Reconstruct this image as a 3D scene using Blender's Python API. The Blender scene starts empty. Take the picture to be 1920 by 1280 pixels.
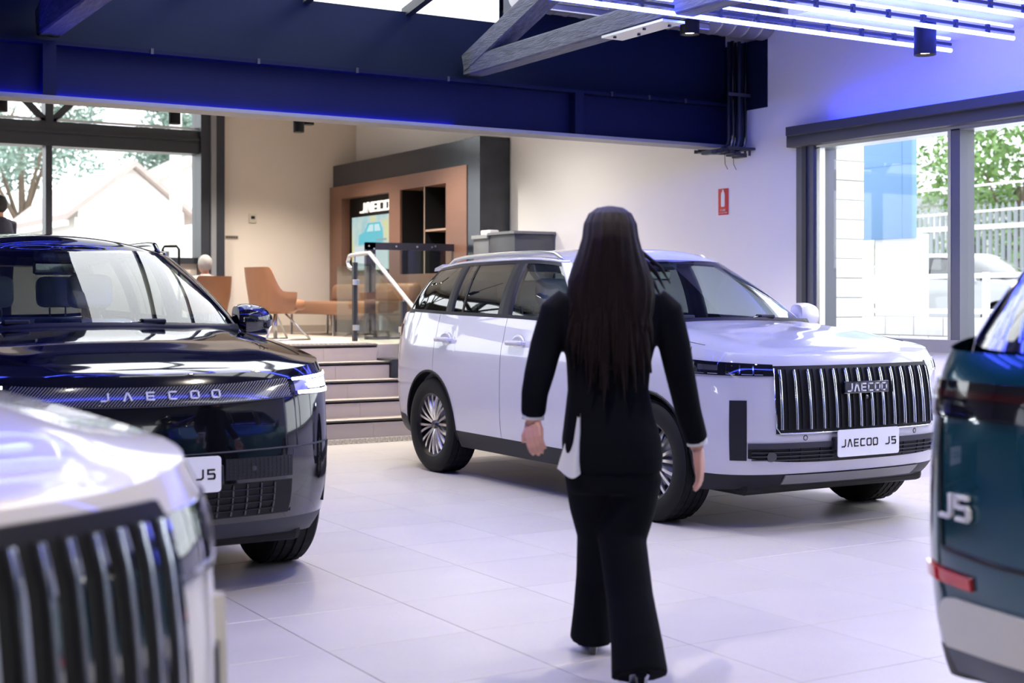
import bpy, bmesh, math, random
from math import sin, cos, pi, radians, sqrt
from mathutils import Vector, Matrix
random.seed(11)
SC = bpy.context.scene
COL = SC.collection

# ------------------------------------------------------------------ camera
cam_d = bpy.data.cameras.new('camera'); cam = bpy.data.objects.new('camera', cam_d); COL.objects.link(cam)
cam.location = (0, 0, 1.28); cam.rotation_euler = (radians(90), 0, radians(-30.995))
cam_d.sensor_width = 36; cam_d.lens = 2603 / 1920 * 36; cam_d.shift_y = -(640 - 561.3) / 1920
cam_d.dof.use_dof = True; cam_d.dof.focus_distance = 8.3; cam_d.dof.aperture_fstop = 2.8
cam_d.clip_start = .05; cam_d.clip_end = 400
SC.camera = cam
# ------------------------------------------------------------------ world, sun, exposure
w = bpy.data.worlds.new('sky'); SC.world = w; w.use_nodes = True
nt = w.node_tree; bg = nt.nodes['Background']
bg.inputs[0].default_value = (.95, .97, 1, 1); bg.inputs[1].default_value = 3.4
sun_d = bpy.data.lights.new('sun', 'SUN'); sun_d.energy = 1.5; sun_d.angle = radians(20); sun_d.color = (1, .95, .87)
sun = bpy.data.objects.new('sun', sun_d); COL.objects.link(sun)
sun.rotation_euler = (Vector((-.62, .50, -.62))).to_track_quat('-Z', 'Y').to_euler()
vs = SC.view_settings
vs.view_transform = 'Standard'; vs.look = 'None'; vs.gamma = 1; vs.use_curve_mapping = False; vs.exposure = .24
SC.cycles.use_denoising = True
SC.cycles.max_bounces = 8; SC.cycles.diffuse_bounces = 4; SC.cycles.glossy_bounces = 4
SC.cycles.transmission_bounces = 4; SC.cycles.transparent_max_bounces = 16
SC.cycles.caustics_reflective = False; SC.cycles.caustics_refractive = False
SC.cycles.sample_clamp_indirect = 6

# ------------------------------------------------------------------ materials
MATS = {}
def mat(name, col, rough=.5, metal=0, coat=0, spec=.5, noise=0, nscale=8, bump=0, bscale=60, emit=None, estr=0, stretch=None, rnd=0):
    if name in MATS: return MATS[name]
    m = bpy.data.materials.new(name); m.use_nodes = True; n = m.node_tree.nodes; l = m.node_tree.links
    b = n['Principled BSDF']
    b.inputs['Base Color'].default_value = (*col, 1); b.inputs['Roughness'].default_value = rough
    b.inputs['Metallic'].default_value = metal; b.inputs['Coat Weight'].default_value = coat
    b.inputs['Coat Roughness'].default_value = .02; b.inputs['Specular IOR Level'].default_value = spec
    if emit:
        b.inputs['Emission Color'].default_value = (*emit, 1); b.inputs['Emission Strength'].default_value = estr
    if noise or bump:
        tc = n.new('ShaderNodeTexCoord'); mp = n.new('ShaderNodeMapping'); l.new(tc.outputs['Object'], mp.inputs[0])
        if stretch: mp.inputs['Scale'].default_value = stretch
    src = None
    if noise:
        t = n.new('ShaderNodeTexNoise'); t.inputs['Scale'].default_value = nscale; t.inputs['Detail'].default_value = 6
        l.new(mp.outputs[0], t.inputs[0])
        mx = n.new('ShaderNodeMix'); mx.data_type = 'RGBA'
        mx.inputs[6].default_value = (*[c * (1 - noise) for c in col], 1)
        mx.inputs[7].default_value = (*[min(1, c * (1 + noise)) for c in col], 1)
        l.new(t.outputs[0], mx.inputs[0]); src = mx.outputs[2]
    if rnd:
        oi = n.new('ShaderNodeObjectInfo'); hv = n.new('ShaderNodeHueSaturation'); mr = n.new('ShaderNodeMapRange')
        mr.inputs[3].default_value = 1 - rnd; mr.inputs[4].default_value = 1 + rnd
        l.new(oi.outputs['Random'], mr.inputs[0]); l.new(mr.outputs[0], hv.inputs['Value'])
        if src: l.new(src, hv.inputs['Color'])
        else: hv.inputs['Color'].default_value = (*col, 1)
        src = hv.outputs[0]
    if src: l.new(src, b.inputs['Base Color'])
    if bump:
        t = n.new('ShaderNodeTexNoise'); t.inputs['Scale'].default_value = bscale; t.inputs['Detail'].default_value = 4
        l.new(mp.outputs[0], t.inputs[0]); bp = n.new('ShaderNodeBump'); bp.inputs['Strength'].default_value = bump
        bp.inputs['Distance'].default_value = .01
        l.new(t.outputs[0], bp.inputs['Height']); l.new(bp.outputs[0], b.inputs['Normal'])
    MATS[name] = m; return m

def glass(name, tint=(.9, .95, .95), refl=1.0, base=.04):
    if name in MATS: return MATS[name]
    m = bpy.data.materials.new(name); m.use_nodes = True; n = m.node_tree.nodes; l = m.node_tree.links
    n.remove(n['Principled BSDF']); out = n['Material Output']
    tr = n.new('ShaderNodeBsdfTransparent'); tr.inputs[0].default_value = (*tint, 1)
    gl = n.new('ShaderNodeBsdfGlossy'); gl.inputs['Roughness'].default_value = .01; gl.inputs[0].default_value = (refl, refl, refl, 1)
    lw = n.new('ShaderNodeLayerWeight'); lw.inputs[0].default_value = .5
    pw = n.new('ShaderNodeMath'); pw.operation = 'POWER'; pw.inputs[1].default_value = 4; l.new(lw.outputs['Facing'], pw.inputs[0])
    ad = n.new('ShaderNodeMath'); ad.operation = 'ADD'; ad.inputs[1].default_value = base + .04; ad.use_clamp = True
    mx = n.new('ShaderNodeMixShader'); l.new(pw.outputs[0], ad.inputs[0]); l.new(ad.outputs[0], mx.inputs[0])
    l.new(tr.outputs[0], mx.inputs[1]); l.new(gl.outputs[0], mx.inputs[2]); l.new(mx.outputs[0], out.inputs[0])
    MATS[name] = m; return m

M_floor = mat('floor_tile', (.50, .475, .455), .34, noise=.10, nscale=2.2, bump=.05, bscale=14, rnd=.03)
M_joint = mat('tile_joint', (.16, .15, .145), .8)
M_step = mat('stair_tile', (.46, .405, .355), .5, noise=.1, nscale=4)
M_wall = mat('white_wall', (.88, .87, .86), .7, bump=.02, bscale=90)
M_beige = mat('beige_wall', (.72, .65, .57), .75, bump=.02, bscale=90)
M_navy = mat('dark_blue_grey_paint', (.0075, .0125, .034), .55, spec=.10, noise=.12, nscale=3)
M_steel = mat('black_steel', (.022, .026, .036), .45, noise=.15, nscale=6)
M_girder = mat('girder_paint', (.004, .006, .028), .5, spec=.10, noise=.12, nscale=4, bump=.04, bscale=30)
M_timber = mat('painted_old_timber', (.11, .118, .135), .6, spec=.3, noise=.85, nscale=9, bump=.9, bscale=26, stretch=(5, .7, 5))
M_white = mat('white_paint', (.82, .82, .82), .5)
M_alu = mat('aluminium', (.62, .63, .65), .32, metal=1)
M_chrome = mat('chrome', (.82, .84, .88), .08, metal=1)
M_black = mat('satin_black', (.006, .006, .007), .5, spec=.25)
M_gblack = mat('gloss_black', (.005, .005, .007), .06, coat=1)
M_rub = mat('rubber', (.009, .009, .0095), .7, spec=.25)
M_clad = mat('grey_cladding', (.014, .015, .021), .5, spec=.25)
M_clad2 = mat('chin_cladding', (.040, .042, .055), .5, spec=.3)
M_rim = mat('black_rim', (.006, .006, .007), .35, spec=.3)
M_spoke = mat('machined_spoke', (.72, .72, .73), .2, metal=1)
M_white_car = mat('pearl_white_blue_cast', (.55, .55, .61), .28, coat=1)  # pearl white with the blue lamp cast put into its colour
M_cream_car = mat('cream_white_paint', (.60, .58, .55), .26, coat=1)
M_black_car = mat('black_paint', (.004, .004, .006), .08, coat=1)
M_teal_car = mat('teal_blue_paint', (.004, .070, .105), .2, metal=.45, coat=1)
M_cglass = glass('car_glass', (.74, .84, .82), 1.0, .05)
M_tint = glass('tinted_glass', (.22, .26, .27), 1.0, .07)
M_win = glass('window_glass', (.97, .985, .99), .8, .0)
M_led = mat('blue_white_led', (1, 1, 1), .4, emit=(.055, .085, 1.0), estr=25)
M_led2 = mat('blue_led_strip', (.2, .2, 1), .4, emit=(.012, .02, 1.0), estr=50)
M_seat = mat('grey_leather', (.58, .59, .61), .5)
M_dash = mat('dark_interior', (.03, .032, .036), .6)
M_tan = mat('tan_leather', (.24, .108, .052), .48, noise=.08, nscale=12, bump=.05, bscale=80)
M_wood = mat('brown_laminate', (.22, .115, .080), .45, noise=.1, nscale=3, stretch=(1, 1, 8))
M_stone = mat('dark_marble', (.020, .024, .034), .22, noise=.7, nscale=5)
M_plate = mat('plate_white', (.80, .82, .86), .4)
M_ink = mat('black_ink', (.01, .01, .012), .5)
M_red = mat('sign_red', (.62, .035, .03), .5)
M_reflr = mat('red_reflector', (.55, .012, .02), .12, coat=1)
M_suit = mat('black_suit_cloth', (.0035, .0038, .0065), .9, spec=.12, bump=.08, bscale=120)
M_hair = mat('dark_brown_hair', (.011, .0042, .0035), .5, spec=.2, noise=.6, nscale=6, bump=.8, bscale=40, stretch=(14, 14, .8))
M_skin = mat('skin', (.62, .33, .24), .5)
M_shirt = mat('white_shirt', (.78, .80, .78), .7)
M_silver = mat('badge_silver', (.75, .77, .80), .25)
M_lens = mat('headlamp_lens', (.008, .009, .014), .04, coat=1)
M_drl = mat('headlamp_light', (1, 1, 1), .3, emit=(.86, .93, 1), estr=22)
M_lampw = mat('lamp_white_face', (1, 1, 1), .4, emit=(1, .86, .68), estr=14)

# ------------------------------------------------------------------ mesh helpers
def link(o, parent=None):
    COL.objects.link(o)
    if parent: o.parent = parent
    return o
def mesh(name, v, f, m, parent=None, smooth=False):
    me = bpy.data.meshes.new(name); me.from_pydata([tuple(p) for p in v], [], f); me.update()
    if m: me.materials.append(m)
    if smooth:
        for p in me.polygons: p.use_smooth = True
    return link(bpy.data.objects.new(name, me), parent)
def tag(o, label, cat, group=None, kind=None):
    o['label'] = label; o['category'] = cat
    if group: o['group'] = group
    if kind: o['kind'] = kind
    return o
def struct(o): o['kind'] = 'structure'; return o
def empty(name, loc=(0, 0, 0), rz=0):
    o = bpy.data.objects.new(name, None); o.location = loc; o.rotation_euler = (0, 0, rz); o.empty_display_size = .1
    return link(o)
class MB:
    def __init__(s): s.v = []; s.f = []
    def add(s, v, f):
        n = len(s.v); s.v += [tuple(p) for p in v]; s.f += [tuple(i + n for i in q) for q in f]; return s
    def box(s, a, b, M=None):
        x0, y0, z0 = a; x1, y1, z1 = b
        v = [(x, y, z) for z in (z0, z1) for y in (y0, y1) for x in (x0, x1)]
        if M: v = [M @ Vector(p) for p in v]
        return s.add(v, [(0, 2, 3, 1), (4, 5, 7, 6), (0, 1, 5, 4), (2, 6, 7, 3), (0, 4, 6, 2), (1, 3, 7, 5)])
    def rbox(s, a, b, r=.01, seg=2, M=None):
        bm = bmesh.new(); bmesh.ops.create_cube(bm, size=1)
        for q in bm.verts: q.co = Vector([a[i] + (q.co[i] + .5) * (b[i] - a[i]) for i in range(3)])
        bmesh.ops.bevel(bm, geom=bm.edges[:], offset=r, segments=seg, affect='EDGES', profile=.5)
        bm.verts.index_update()
        v = [(M @ q.co) if M else q.co.copy() for q in bm.verts]; f = [[q.index for q in p.verts] for p in bm.faces]; bm.free()
        return s.add(v, f)
    def tube(s, pts, r, n=8, cap=True):
        pts = [Vector(p) for p in pts]; rs = r if isinstance(r, (list, tuple)) else [r] * len(pts)
        v = []; f = []; up = None
        for i, p in enumerate(pts):
            d = (pts[min(i + 1, len(pts) - 1)] - pts[max(i - 1, 0)])
            d = d.normalized() if d.length > 1e-9 else Vector((0, 0, 1))
            if up is None: up = Vector((0, 0, 1)) if abs(d.z) < .9 else Vector((1, 0, 0))
            a = d.cross(up)
            if a.length < 1e-4: a = d.orthogonal()
            a.normalize(); b = a.cross(d).normalized(); up = b
            for k in range(n):
                t = 2 * pi * k / n; v.append(p + (a * cos(t) + b * sin(t)) * rs[i])
        for i in range(len(pts) - 1):
            for k in range(n): f.append((i * n + k, i * n + (k + 1) % n, (i + 1) * n + (k + 1) % n, (i + 1) * n + k))
        if cap: f += [tuple(range(n))[::-1], tuple(range((len(pts) - 1) * n, len(pts) * n))]
        return s.add(v, f)
    def loft(s, rings, cap=True):
        n = len(rings[0]); v = [p for r in rings for p in r]; f = []
        for i in range(len(rings) - 1):
            for k in range(n): f.append((i * n + k, i * n + (k + 1) % n, (i + 1) * n + (k + 1) % n, (i + 1) * n + k))
        if cap: f += [tuple(range(n))[::-1], tuple(range((len(rings) - 1) * n, len(rings) * n))]
        return s.add(v, f)
    def lathe(s, prof, n=32, axis='z', M=None, rad=None):
        v = []; f = []; m = len(prof)
        for i in range(n):
            t = 2 * pi * i / n
            for j, (r, h) in enumerate(prof):
                rr = rad(i, j, r) if rad else r
                p = {'z': (rr * cos(t), rr * sin(t), h), 'y': (rr * cos(t), h, rr * sin(t)), 'x': (h, rr * cos(t), rr * sin(t))}[axis]
                v.append(M @ Vector(p) if M else p)
        for i in range(n):
            for j in range(m - 1):
                a = i * m + j; b = ((i + 1) % n) * m + j; f.append((a, b, b + 1, a + 1))
        return s.add(v, f)
    def prism(s, poly, z0, z1, M=None):
        n = len(poly); v = [(x, y, z0) for x, y in poly] + [(x, y, z1) for x, y in poly]
        if M: v = [M @ Vector(p) for p in v]
        return s.add(v, [tuple(range(n))[::-1], tuple(range(n, 2 * n))] + [(i, (i + 1) % n, n + (i + 1) % n, n + i) for i in range(n)])
    def grid(s, fn, nu, nv):
        v = [fn(i / nu, j / nv) for i in range(nu + 1) for j in range(nv + 1)]
        f = [(i * (nv + 1) + j, (i + 1) * (nv + 1) + j, (i + 1) * (nv + 1) + j + 1, i * (nv + 1) + j + 1) for i in range(nu) for j in range(nv)]
        return s.add(v, f)
    def build(s, name, m, parent=None, smooth=False, auto=None):
        o = mesh(name, s.v, s.f, m, parent, smooth)
        if auto:
            bm = bmesh.new(); bm.from_mesh(o.data)
            bmesh.ops.recalc_face_normals(bm, faces=bm.faces[:])
            for e in bm.edges:
                e.smooth = not (len(e.link_faces) == 2 and e.calc_face_angle(0) > radians(auto))
            for q in bm.faces: q.smooth = True
            bm.to_mesh(o.data); bm.free()
        return o
def box(name, a, b, m, parent=None, r=0):
    mb = MB()
    if r: return mb.rbox(a, b, r).build(name, m, parent, auto=40)
    return mb.box(a, b).build(name, m, parent)
def instance(o, parent=None, M=None):
    c = o.copy(); link(c, parent if parent else o.parent)
    if M is not None: c.matrix_basis = M
    return c
def modmesh(o, *mods):
    """apply modifiers [(type, {props})] and replace the mesh"""
    for t, kw in mods:
        md = o.modifiers.new(t.lower(), t)
        for k, val in kw.items(): setattr(md, k, val)
    dg = bpy.context.evaluated_depsgraph_get(); ev = o.evaluated_get(dg)
    me = bpy.data.meshes.new_from_object(ev); o.modifiers.clear()
    mats = [q for q in o.data.materials]; o.data = me
    me.materials.clear()
    for q in mats: me.materials.append(q)
    for p in me.polygons: p.use_smooth = True
    return o

# stroke lettering -------------------------------------------------
LET = {'J': [[(.02, .08), (.5, .08), (.68, .22), (.68, 1)]],
       'A': [[(.02, 0), (.30, .92), (.42, .92), (.74, 0)]],
       'E': [[(.76, .92), (.06, .92), (.06, .08), (.76, .08)], [(.06, .5), (.7, .5)]],
       'C': [[(.78, .92), (.14, .92), (.06, .8), (.06, .2), (.14, .08), (.78, .08)]],
       'O': [[(.16, .92), (.68, .92), (.78, .8), (.78, .2), (.68, .08), (.16, .08), (.06, .2), (.06, .8), (.16, .92)]],
       '5': [[(.76, .92), (.08, .92), (.08, .54), (.64, .54), (.74, .44), (.74, .2), (.64, .08), (.04, .08)]],
       'F': [[(.76, .92), (.06, .92), (.06, 0)], [(.06, .5), (.66, .5)]], 'I': [[(.4, 0), (.4, 1)]],
       'R': [[(.06, 0), (.06, .92), (.7, .92), (.74, .8), (.74, .56), (.66, .46), (.06, .46)], [(.4, .46), (.76, 0)]],
       'X': [[(.04, 0), (.76, 1)], [(.76, 0), (.04, 1)]], 'T': [[(.4, 0), (.4, .92)], [(.02, .92), (.78, .92)]],
       'N': [[(.08, 0), (.08, .95), (.72, .05), (.72, 1)]], 'U': [[(.06, 1), (.06, .08), (.76, .08), (.76, 1)]],
       'G': [[(.76, .92), (.06, .92), (.06, .08), (.76, .08), (.76, .48), (.44, .48)]], 'H': [[(.06, 0), (.06, 1)], [(.76, 0), (.76, 1)], [(.06, .5), (.76, .5)]],
       'S': [[(.76, .92), (.06, .92), (.06, .5), (.76, .5), (.76, .08), (.06, .08)]],
       ' ': []}
def letter_quads(ch, wd=.17):
    out = []
    for pl in LET[ch]:
        for i in range(len(pl) - 1):
            a = Vector(pl[i]); b = Vector(pl[i + 1]); d = (b - a).normalized(); n = Vector((-d.y, d.x)) * wd / 2
            e = d * (wd / 2 if len(pl) > 2 else 0) * .8
            e0 = e if i > 0 else d * 0; e1 = e if i < len(pl) - 2 else d * 0
            out.append([a - e0 - n, b + e1 - n, b + e1 + n, a - e0 + n])
    return out
def letter_obj(ch, h, wscale, depth, M, m, parent, name='letter'):
    mb = MB()
    for q in letter_quads(ch): mb.prism([(p.x * h * wscale, p.y * h) for p in q], 0, depth, M)
    return mb.build(name, m, parent)
def word(txt, h, wscale, pitch, depth, M, m, parent, name='letter'):
    """M maps local (x right, y up, z out) with the word centred on the origin"""
    tot = pitch * (len(txt) - 1) + .8 * h * wscale
    for i, ch in enumerate(txt):
        if ch == ' ': continue
        letter_obj(ch, h, wscale, depth, M @ Matrix.Translation((-tot / 2 + i * pitch, -h / 2, 0)), m, parent, name)

# ------------------------------------------------------------------ the room
XW, YB, YG, PH = 8.35, 18.25, 9.82, .82
T = .598
floor = struct(box('floor', (-7, -6, -.3), (XW, 13.2, -.008), M_joint))
tile_me = None
x0t, y0t = 5.611 - 8 * T - T * .0, 4.079 - 3 * T   # joints measured at X = 5.61, Y = 4.08
for i in range(-1, 13):
    for j in range(-1, 17):
        x = x0t + i * T; y = y0t + j * T
        if x + T > XW or y + T > 11.76: continue
        if x * .857 - y * .515 < -.46 * (x * .515 + y * .857) - .6: continue
        if tile_me is None:
            o = MB().rbox((.0015, .0015, -.009), (T - .0015, T - .0015, 0), .0015, 1).build('floor_tile', M_floor, floor); tile_me = o.data
        else:
            o = link(bpy.data.objects.new('floor_tile', tile_me), floor)
        o.location = (x, y, 0)
# rest of the floor surface out of the tiled view
box('floor_screed', (-7, -6, -.008), (XW, y0t - T, -.001), M_floor, floor)
box('floor_screed', (-7, y0t - T, -.008), (x0t - T, 13.2, -.001), M_floor, floor)
box('floor_screed', (x0t + 12 * T, y0t - T, -.0079), (XW, 12.9, -.0011), M_floor, floor)
box('floor_screed', (x0t - T, 11.2, -.0079), (XW, 13.2, -.0012), M_floor, floor)

# walls
wr = empty('wall_right'); struct(wr)
box('wall_panel', (XW, 9.06, 0), (XW + .25, YB + .25, 5.2), M_wall, wr)
box('wall_panel', (XW, 1.2, 0), (XW + .25, 9.06, .87), M_wall, wr)
box('wall_panel', (XW, 1.2, 2.75), (XW + .25, 9.06, 5.2), M_wall, wr)
box('wall_panel', (XW, -6, 0), (XW + .25, 1.2, 5.2), M_wall, wr)
wb = empty('wall_back'); struct(wb)
box('wall_panel', (6.33, YB, 0), (XW, YB + .25, 5.2), M_beige, wb)
box('wall_panel', (-7, YB, 0), (6.33, YB + .25, 1.78), M_beige, wb)
box('wall_panel', (-7, YB, 4.2), (6.33, YB + .25, 5.2), M_beige, wb)
box('wall_panel', (-7, YB, 1.78), (-3.8, YB + .25, 4.2), M_beige, wb)
struct(box('baseboard_back', (6.34, YB - .015, PH), (XW - .02, YB, PH + .1), mat('skirting', (.42, .36, .30), .6)))
M_dwall = mat('dark_grey_wall', (.20, .20, .22), .7)
wl = struct(box('wall_left', (-7.25, -6, 0), (-7, YB + .25, 5.2), M_dwall))
# dark bulkhead wall above the girder
bk = empty('wall_bulkhead'); struct(bk)
box('wall_panel', (-7, YG + .225, 2.7), (XW, YG + .29, 3.60), M_navy, bk)
box('dark_paint_patch', (XW - .012, YG - .36, 3.0), (XW, YG + .22, 3.62), M_navy, bk)
# ceilings
ce = empty('ceiling'); struct(ce)
box('ceiling_raft', (6.63, -4.0, 3.25), (XW, 7.3, 3.33), M_white, ce)
cu = mat('dark_ceiling', (.055, .062, .085), .7)
mesh('roof_deck', [(-7, YG + .29, 3.53), (XW, YG + .29, 3.53), (XW, YB + .25, 4.4), (-7, YB + .25, 4.4), (-7, YG + .29, 3.6), (XW, YG + .29, 3.6), (XW, YB + .25, 4.47), (-7, YB + .25, 4.47)], [(0, 1, 2, 3), (7, 6, 5, 4), (0, 4, 5, 1), (1, 5, 6, 2), (2, 6, 7, 3), (3, 7, 4, 0)], M_white, ce)
def roofstrip(x0, x1, m, nm, up=0):
    za, zb2 = 3.56 + up, 3.56 + up + (YG + 6.2) * .17
    mesh(nm, [(x0, YG + .3, za), (x1, YG + .3, za), (x1, -6.2, zb2), (x0, -6.2, zb2)] + [(x0, YG + .3, za + .08), (x1, YG + .3, za + .08), (x1, -6.2, zb2 + .08), (x0, -6.2, zb2 + .08)],
         [(0, 1, 2, 3), (7, 6, 5, 4), (0, 4, 5, 1), (1, 5, 6, 2), (2, 6, 7, 3), (3, 7, 4, 0)], m, ce)
roofstrip(5.95, XW + .25, cu, 'roof_deck', .62)
mesh('roof_leak_panel', [(5.95, YG + .3, 3.5), (5.95, -6.2, 6.2), (5.95, -6.2, 7.0), (5.95, YG + .3, 4.3), (5.99, YG + .3, 3.5), (5.99, -6.2, 6.2), (5.99, -6.2, 7.0), (5.99, YG + .3, 4.3)], [(0, 1, 2, 3), (7, 6, 5, 4), (0, 4, 5, 1), (3, 2, 6, 7), (0, 3, 7, 4), (1, 5, 6, 2)], cu, ce)  # added panel that stops sky light leaking through the roof step
box('bulkhead_top', (5.95, YG + .225, 3.60), (XW, YG + .29, 4.35), M_navy, bk)
roofstrip(-7.25, 2.4, cu, 'roof_deck')
# skylight bands between the deck strips: panes and rafters
for a, b in ((2.4, 5.95),):
    for k in range(4):
        xa = a + (b - a) * k / 4; xb = a + (b - a) * (k + 1) / 4
        for q in range(3):
            ya = YG + .3 - q * 3.0; yb = ya - 2.94
            if yb < 3.9: continue
            za = 3.56 + (YG + .3 - ya) * .17; zb2 = 3.56 + (YG + .3 - yb) * .17
            mesh('skylight_pane', [(xa + .03, ya, za + .04), (xb - .03, ya, za + .04), (xb - .03, yb, zb2 + .04), (xa + .03, yb, zb2 + .04)], [(0, 1, 2, 3)], M_win, ce)
        mb = MB(); mb.add([(xa - .03, YG + .3, 3.56), (xa + .03, YG + .3, 3.56), (xa + .03, 1, 5.11), (xa - .03, 1, 5.11), (xa - .03, YG + .3, 3.64), (xa + .03, YG + .3, 3.64), (xa + .03, 1, 5.19), (xa - .03, 1, 5.19)],
                          [(0, 1, 2, 3), (7, 6, 5, 4), (0, 4, 5, 1), (1, 5, 6, 2), (2, 6, 7, 3), (3, 7, 4, 0)])
        mb.build('skylight_bar', M_steel, ce)
    mesh('roof_deck', [(a, 4.2, 4.56), (b, 4.2, 4.56), (b, -6.2, 6.38), (a, -6.2, 6.38)], [(0, 1, 2, 3)], cu, ce)
# girder --------------------------------------------------------
g = empty('steel_girder', (0, YG, 0)); tag(g, 'dark blue steel girder spanning the showroom above the stairs', 'girder')
GX0, GX1 = -7, XW - .02
box('web', (GX0, .09, 2.68), (GX1, .11, 3.04), M_girder, g)
box('top_flange', (GX0, 0, 3.035), (GX1, .22, 3.062), M_girder, g)
box('bottom_flange', (GX0, -.02, 2.655), (GX1, .22, 2.682), mat('flange_grey', (.2, .2, .205), .45), g)
box('led_strip', (-3, .070, 2.682), (5.4, .088, 2.690), M_led2, g)
for x in (2.19, 6.57, -1.9): box('stiffener', (x - .045, 0, 2.682), (x + .045, .09, 3.035), M_girder, g)
for x in (2.9, 3.7, 4.5, 5.3, 6.9, 7.3, 7.7): box('flange_clip', (x - .01, -.012, 3.03), (x + .01, .004, 3.07), M_steel, g)
# timber trusses -------------------------------------------------
def beam(name, p, q, wd, h, m, parent):
    p = Vector(p); q = Vector(q); d = (q - p); L = d.length; R = d.to_track_quat('X', 'Z').to_matrix().to_4x4()
    mb = MB(); mb.rbox((0, -wd / 2, -h / 2), (L, wd / 2, h / 2), .012, 1, Matrix.Translation(p) @ R); return mb.build(name, m, parent, auto=40)
for k, x in enumerate((5.57, 2.2)):
    t = empty('roof_truss', (x, YG, 3.1))
    tag(t, ('weathered black timber roof truss beside the air duct', 'black timber roof truss whose foot meets the girder above the tall window')[k], 'truss')
    beam('bottom_chord', (0, .1, .075), (0, -4.2 if k == 0 else -4.6, .09), .16, .15, M_timber, t)
    beam('rafter', (0, .1, .10), (0, -5.2, 1.80), .17, .16, M_timber, t)
    beam('strut', (0, -2.4, .16), (0, -3.9, 1.25), .1, .12, M_timber, t)
    mb = MB().box((-.09, -2.6, -.012), (.09, -1.9, .004)); mb.build('steel_strap', M_alu, t)
    for q in range(4): MB().lathe([(0, 0), (.012, 0), (.012, .01), (0, .01)], 8, 'z', Matrix.Translation((.04 * (-1) ** q, -2.5 + q * .17, -.022))).build('bolt', M_steel, t)
# air duct --------------------------------------------------------
d = empty('air_duct', (6.0, YG - .3, 3.66)); tag(d, 'grey spiral round air duct under the roof beside the bulkhead', 'duct')
def ductprof():
    mb = MB(); prof = [(0, -.4), (.205, -.4)]
    for k in range(17): prof += [(.205, -.4 + k * .15), (.212, -.4 + k * .15 + .01), (.205, -.4 + k * .15 + .02), (.205, -.4 + k * .15 + .149)]
    prof += [(0, -.4 + 16 * .15 + .149)]; mb.lathe(prof, 28, 'x', Matrix.Translation((.17, -.04, .14))); return mb
ductprof().build('duct_tube', mat('galvanised', (.34, .34, .36), .4, metal=.6), d, auto=40)
box('hanger', (.4, -.06, .33), (.44, -.02, .66), M_steel, d); box('hanger', (1.8, -.06, .33), (1.84, -.02, .66), M_steel, d)
MB().rbox((-.2, -.30, -.1), (1.5, -.24, -.04), .01).build('cable_tray', M_alu, d)
# conduits at the girder end --------------------------------------
c = empty('conduit_bundle', (XW - .06, YG, 2.6)); tag(c, 'dark bundle of conduits running down the corner at the girder end', 'conduit')
for k in range(6):
    x = -.02 - (k % 3) * .075; y = -.05 - (k // 3) * .05
    MB().tube([(x, y - .05, 1.0), (x, y - .05, .12), (x - .02, y - .05, .06), (x - .07, y - .02, .025), (x - .16, y + .06, .01), (x - .26, y + .12, .01)], .017, 8).build('conduit', M_gblack if k % 2 else M_steel, c, True)
MB().box((-.26, -.2, .02), (.0, -.195, .05)).build('conduit_clamp', M_steel, c); MB().box((-.26, -.2, .5), (0, -.195, .53)).build('conduit_clamp', M_steel, c)
b1 = MB()
for k in range(6): b1.box((-.42 + k * .07, -.16, .0 - abs(k - 2) * .012), (-.36 + k * .07, -.02, .035 - abs(k - 2) * .012))
b1.build('slotted_bracket', M_steel, c)
for k in range(2): MB().tube([(-.12 - k * .1, -.1, .02), (-.115 - k * .1, -.1, -.1), (-.1 - k * .1, -.12, -.15)], .003, 5).build('loose_wire', M_black, c)
for k in range(2): MB().tube([(.02, -.1 - k * .06, -.02), (.02, -.1 - k * .06, .04)], .012, 6).build('bolt', M_steel, c)
MB().box((-.01, -.2, .03), (.055, .1, .05)).build('end_plate', M_steel, c)

# left window wall -------------------------------------------------
w1 = empty('window_1', (0, YB, 0)); struct(w1)
def wbox(nm, a, b2, m=M_steel): return box(nm, a, b2, m, w1)
wbox('frame', (6.0, -.18, PH), (6.33, .2, 4.4)); wbox('frame_channel', (6.13, -.22, PH), (6.20, -.17, 4.3), mat('channel_grey', (.22, .23, .25), .4))
wbox('frame', (-3.9, -.1, 3.235), (6.0, .2, 3.545)); wbox('frame_lip', (-3.9, -.14, 3.40), (6.0, -.1, 3.43), M_clad2)
wbox('frame', (-3.9, -.06, 1.76), (6.0, .2, 1.84)); wbox('frame', (-3.9, -.06, 4.1), (6.0, .2, 4.25)); wbox('frame', (-3.9, -.06, 1.8), (-3.75, .2, 4.2))
xs = [-3.8, -1.9, 0.05, 2.05, 4.05, 6.0]
for x in xs[1:-1]:
    wbox('mullion', (x - .04, -.06, 1.8), (x + .04, .14, 3.24)); wbox('mullion', (x - .05, -.08, 3.5), (x + .05, .14, 4.2))
    for s in (-1, 1):
        beam('brace', (x + s * .04, -.02, 3.55), (x + s * .62, -.02, 4.15), .06, .09, M_steel, w1)
for a, b2 in zip(xs[:-1], xs[1:]):
    wbox('pane', (a, .05, 1.84), (b2, .056, 3.24), M_win); wbox('pane', (a, .05, 3.54), (b2, .056, 4.12), M_win)
    wbox('glazing_bead', (a, -.05, 3.56), (b2, -.02, 3.59), M_alu)
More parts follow.
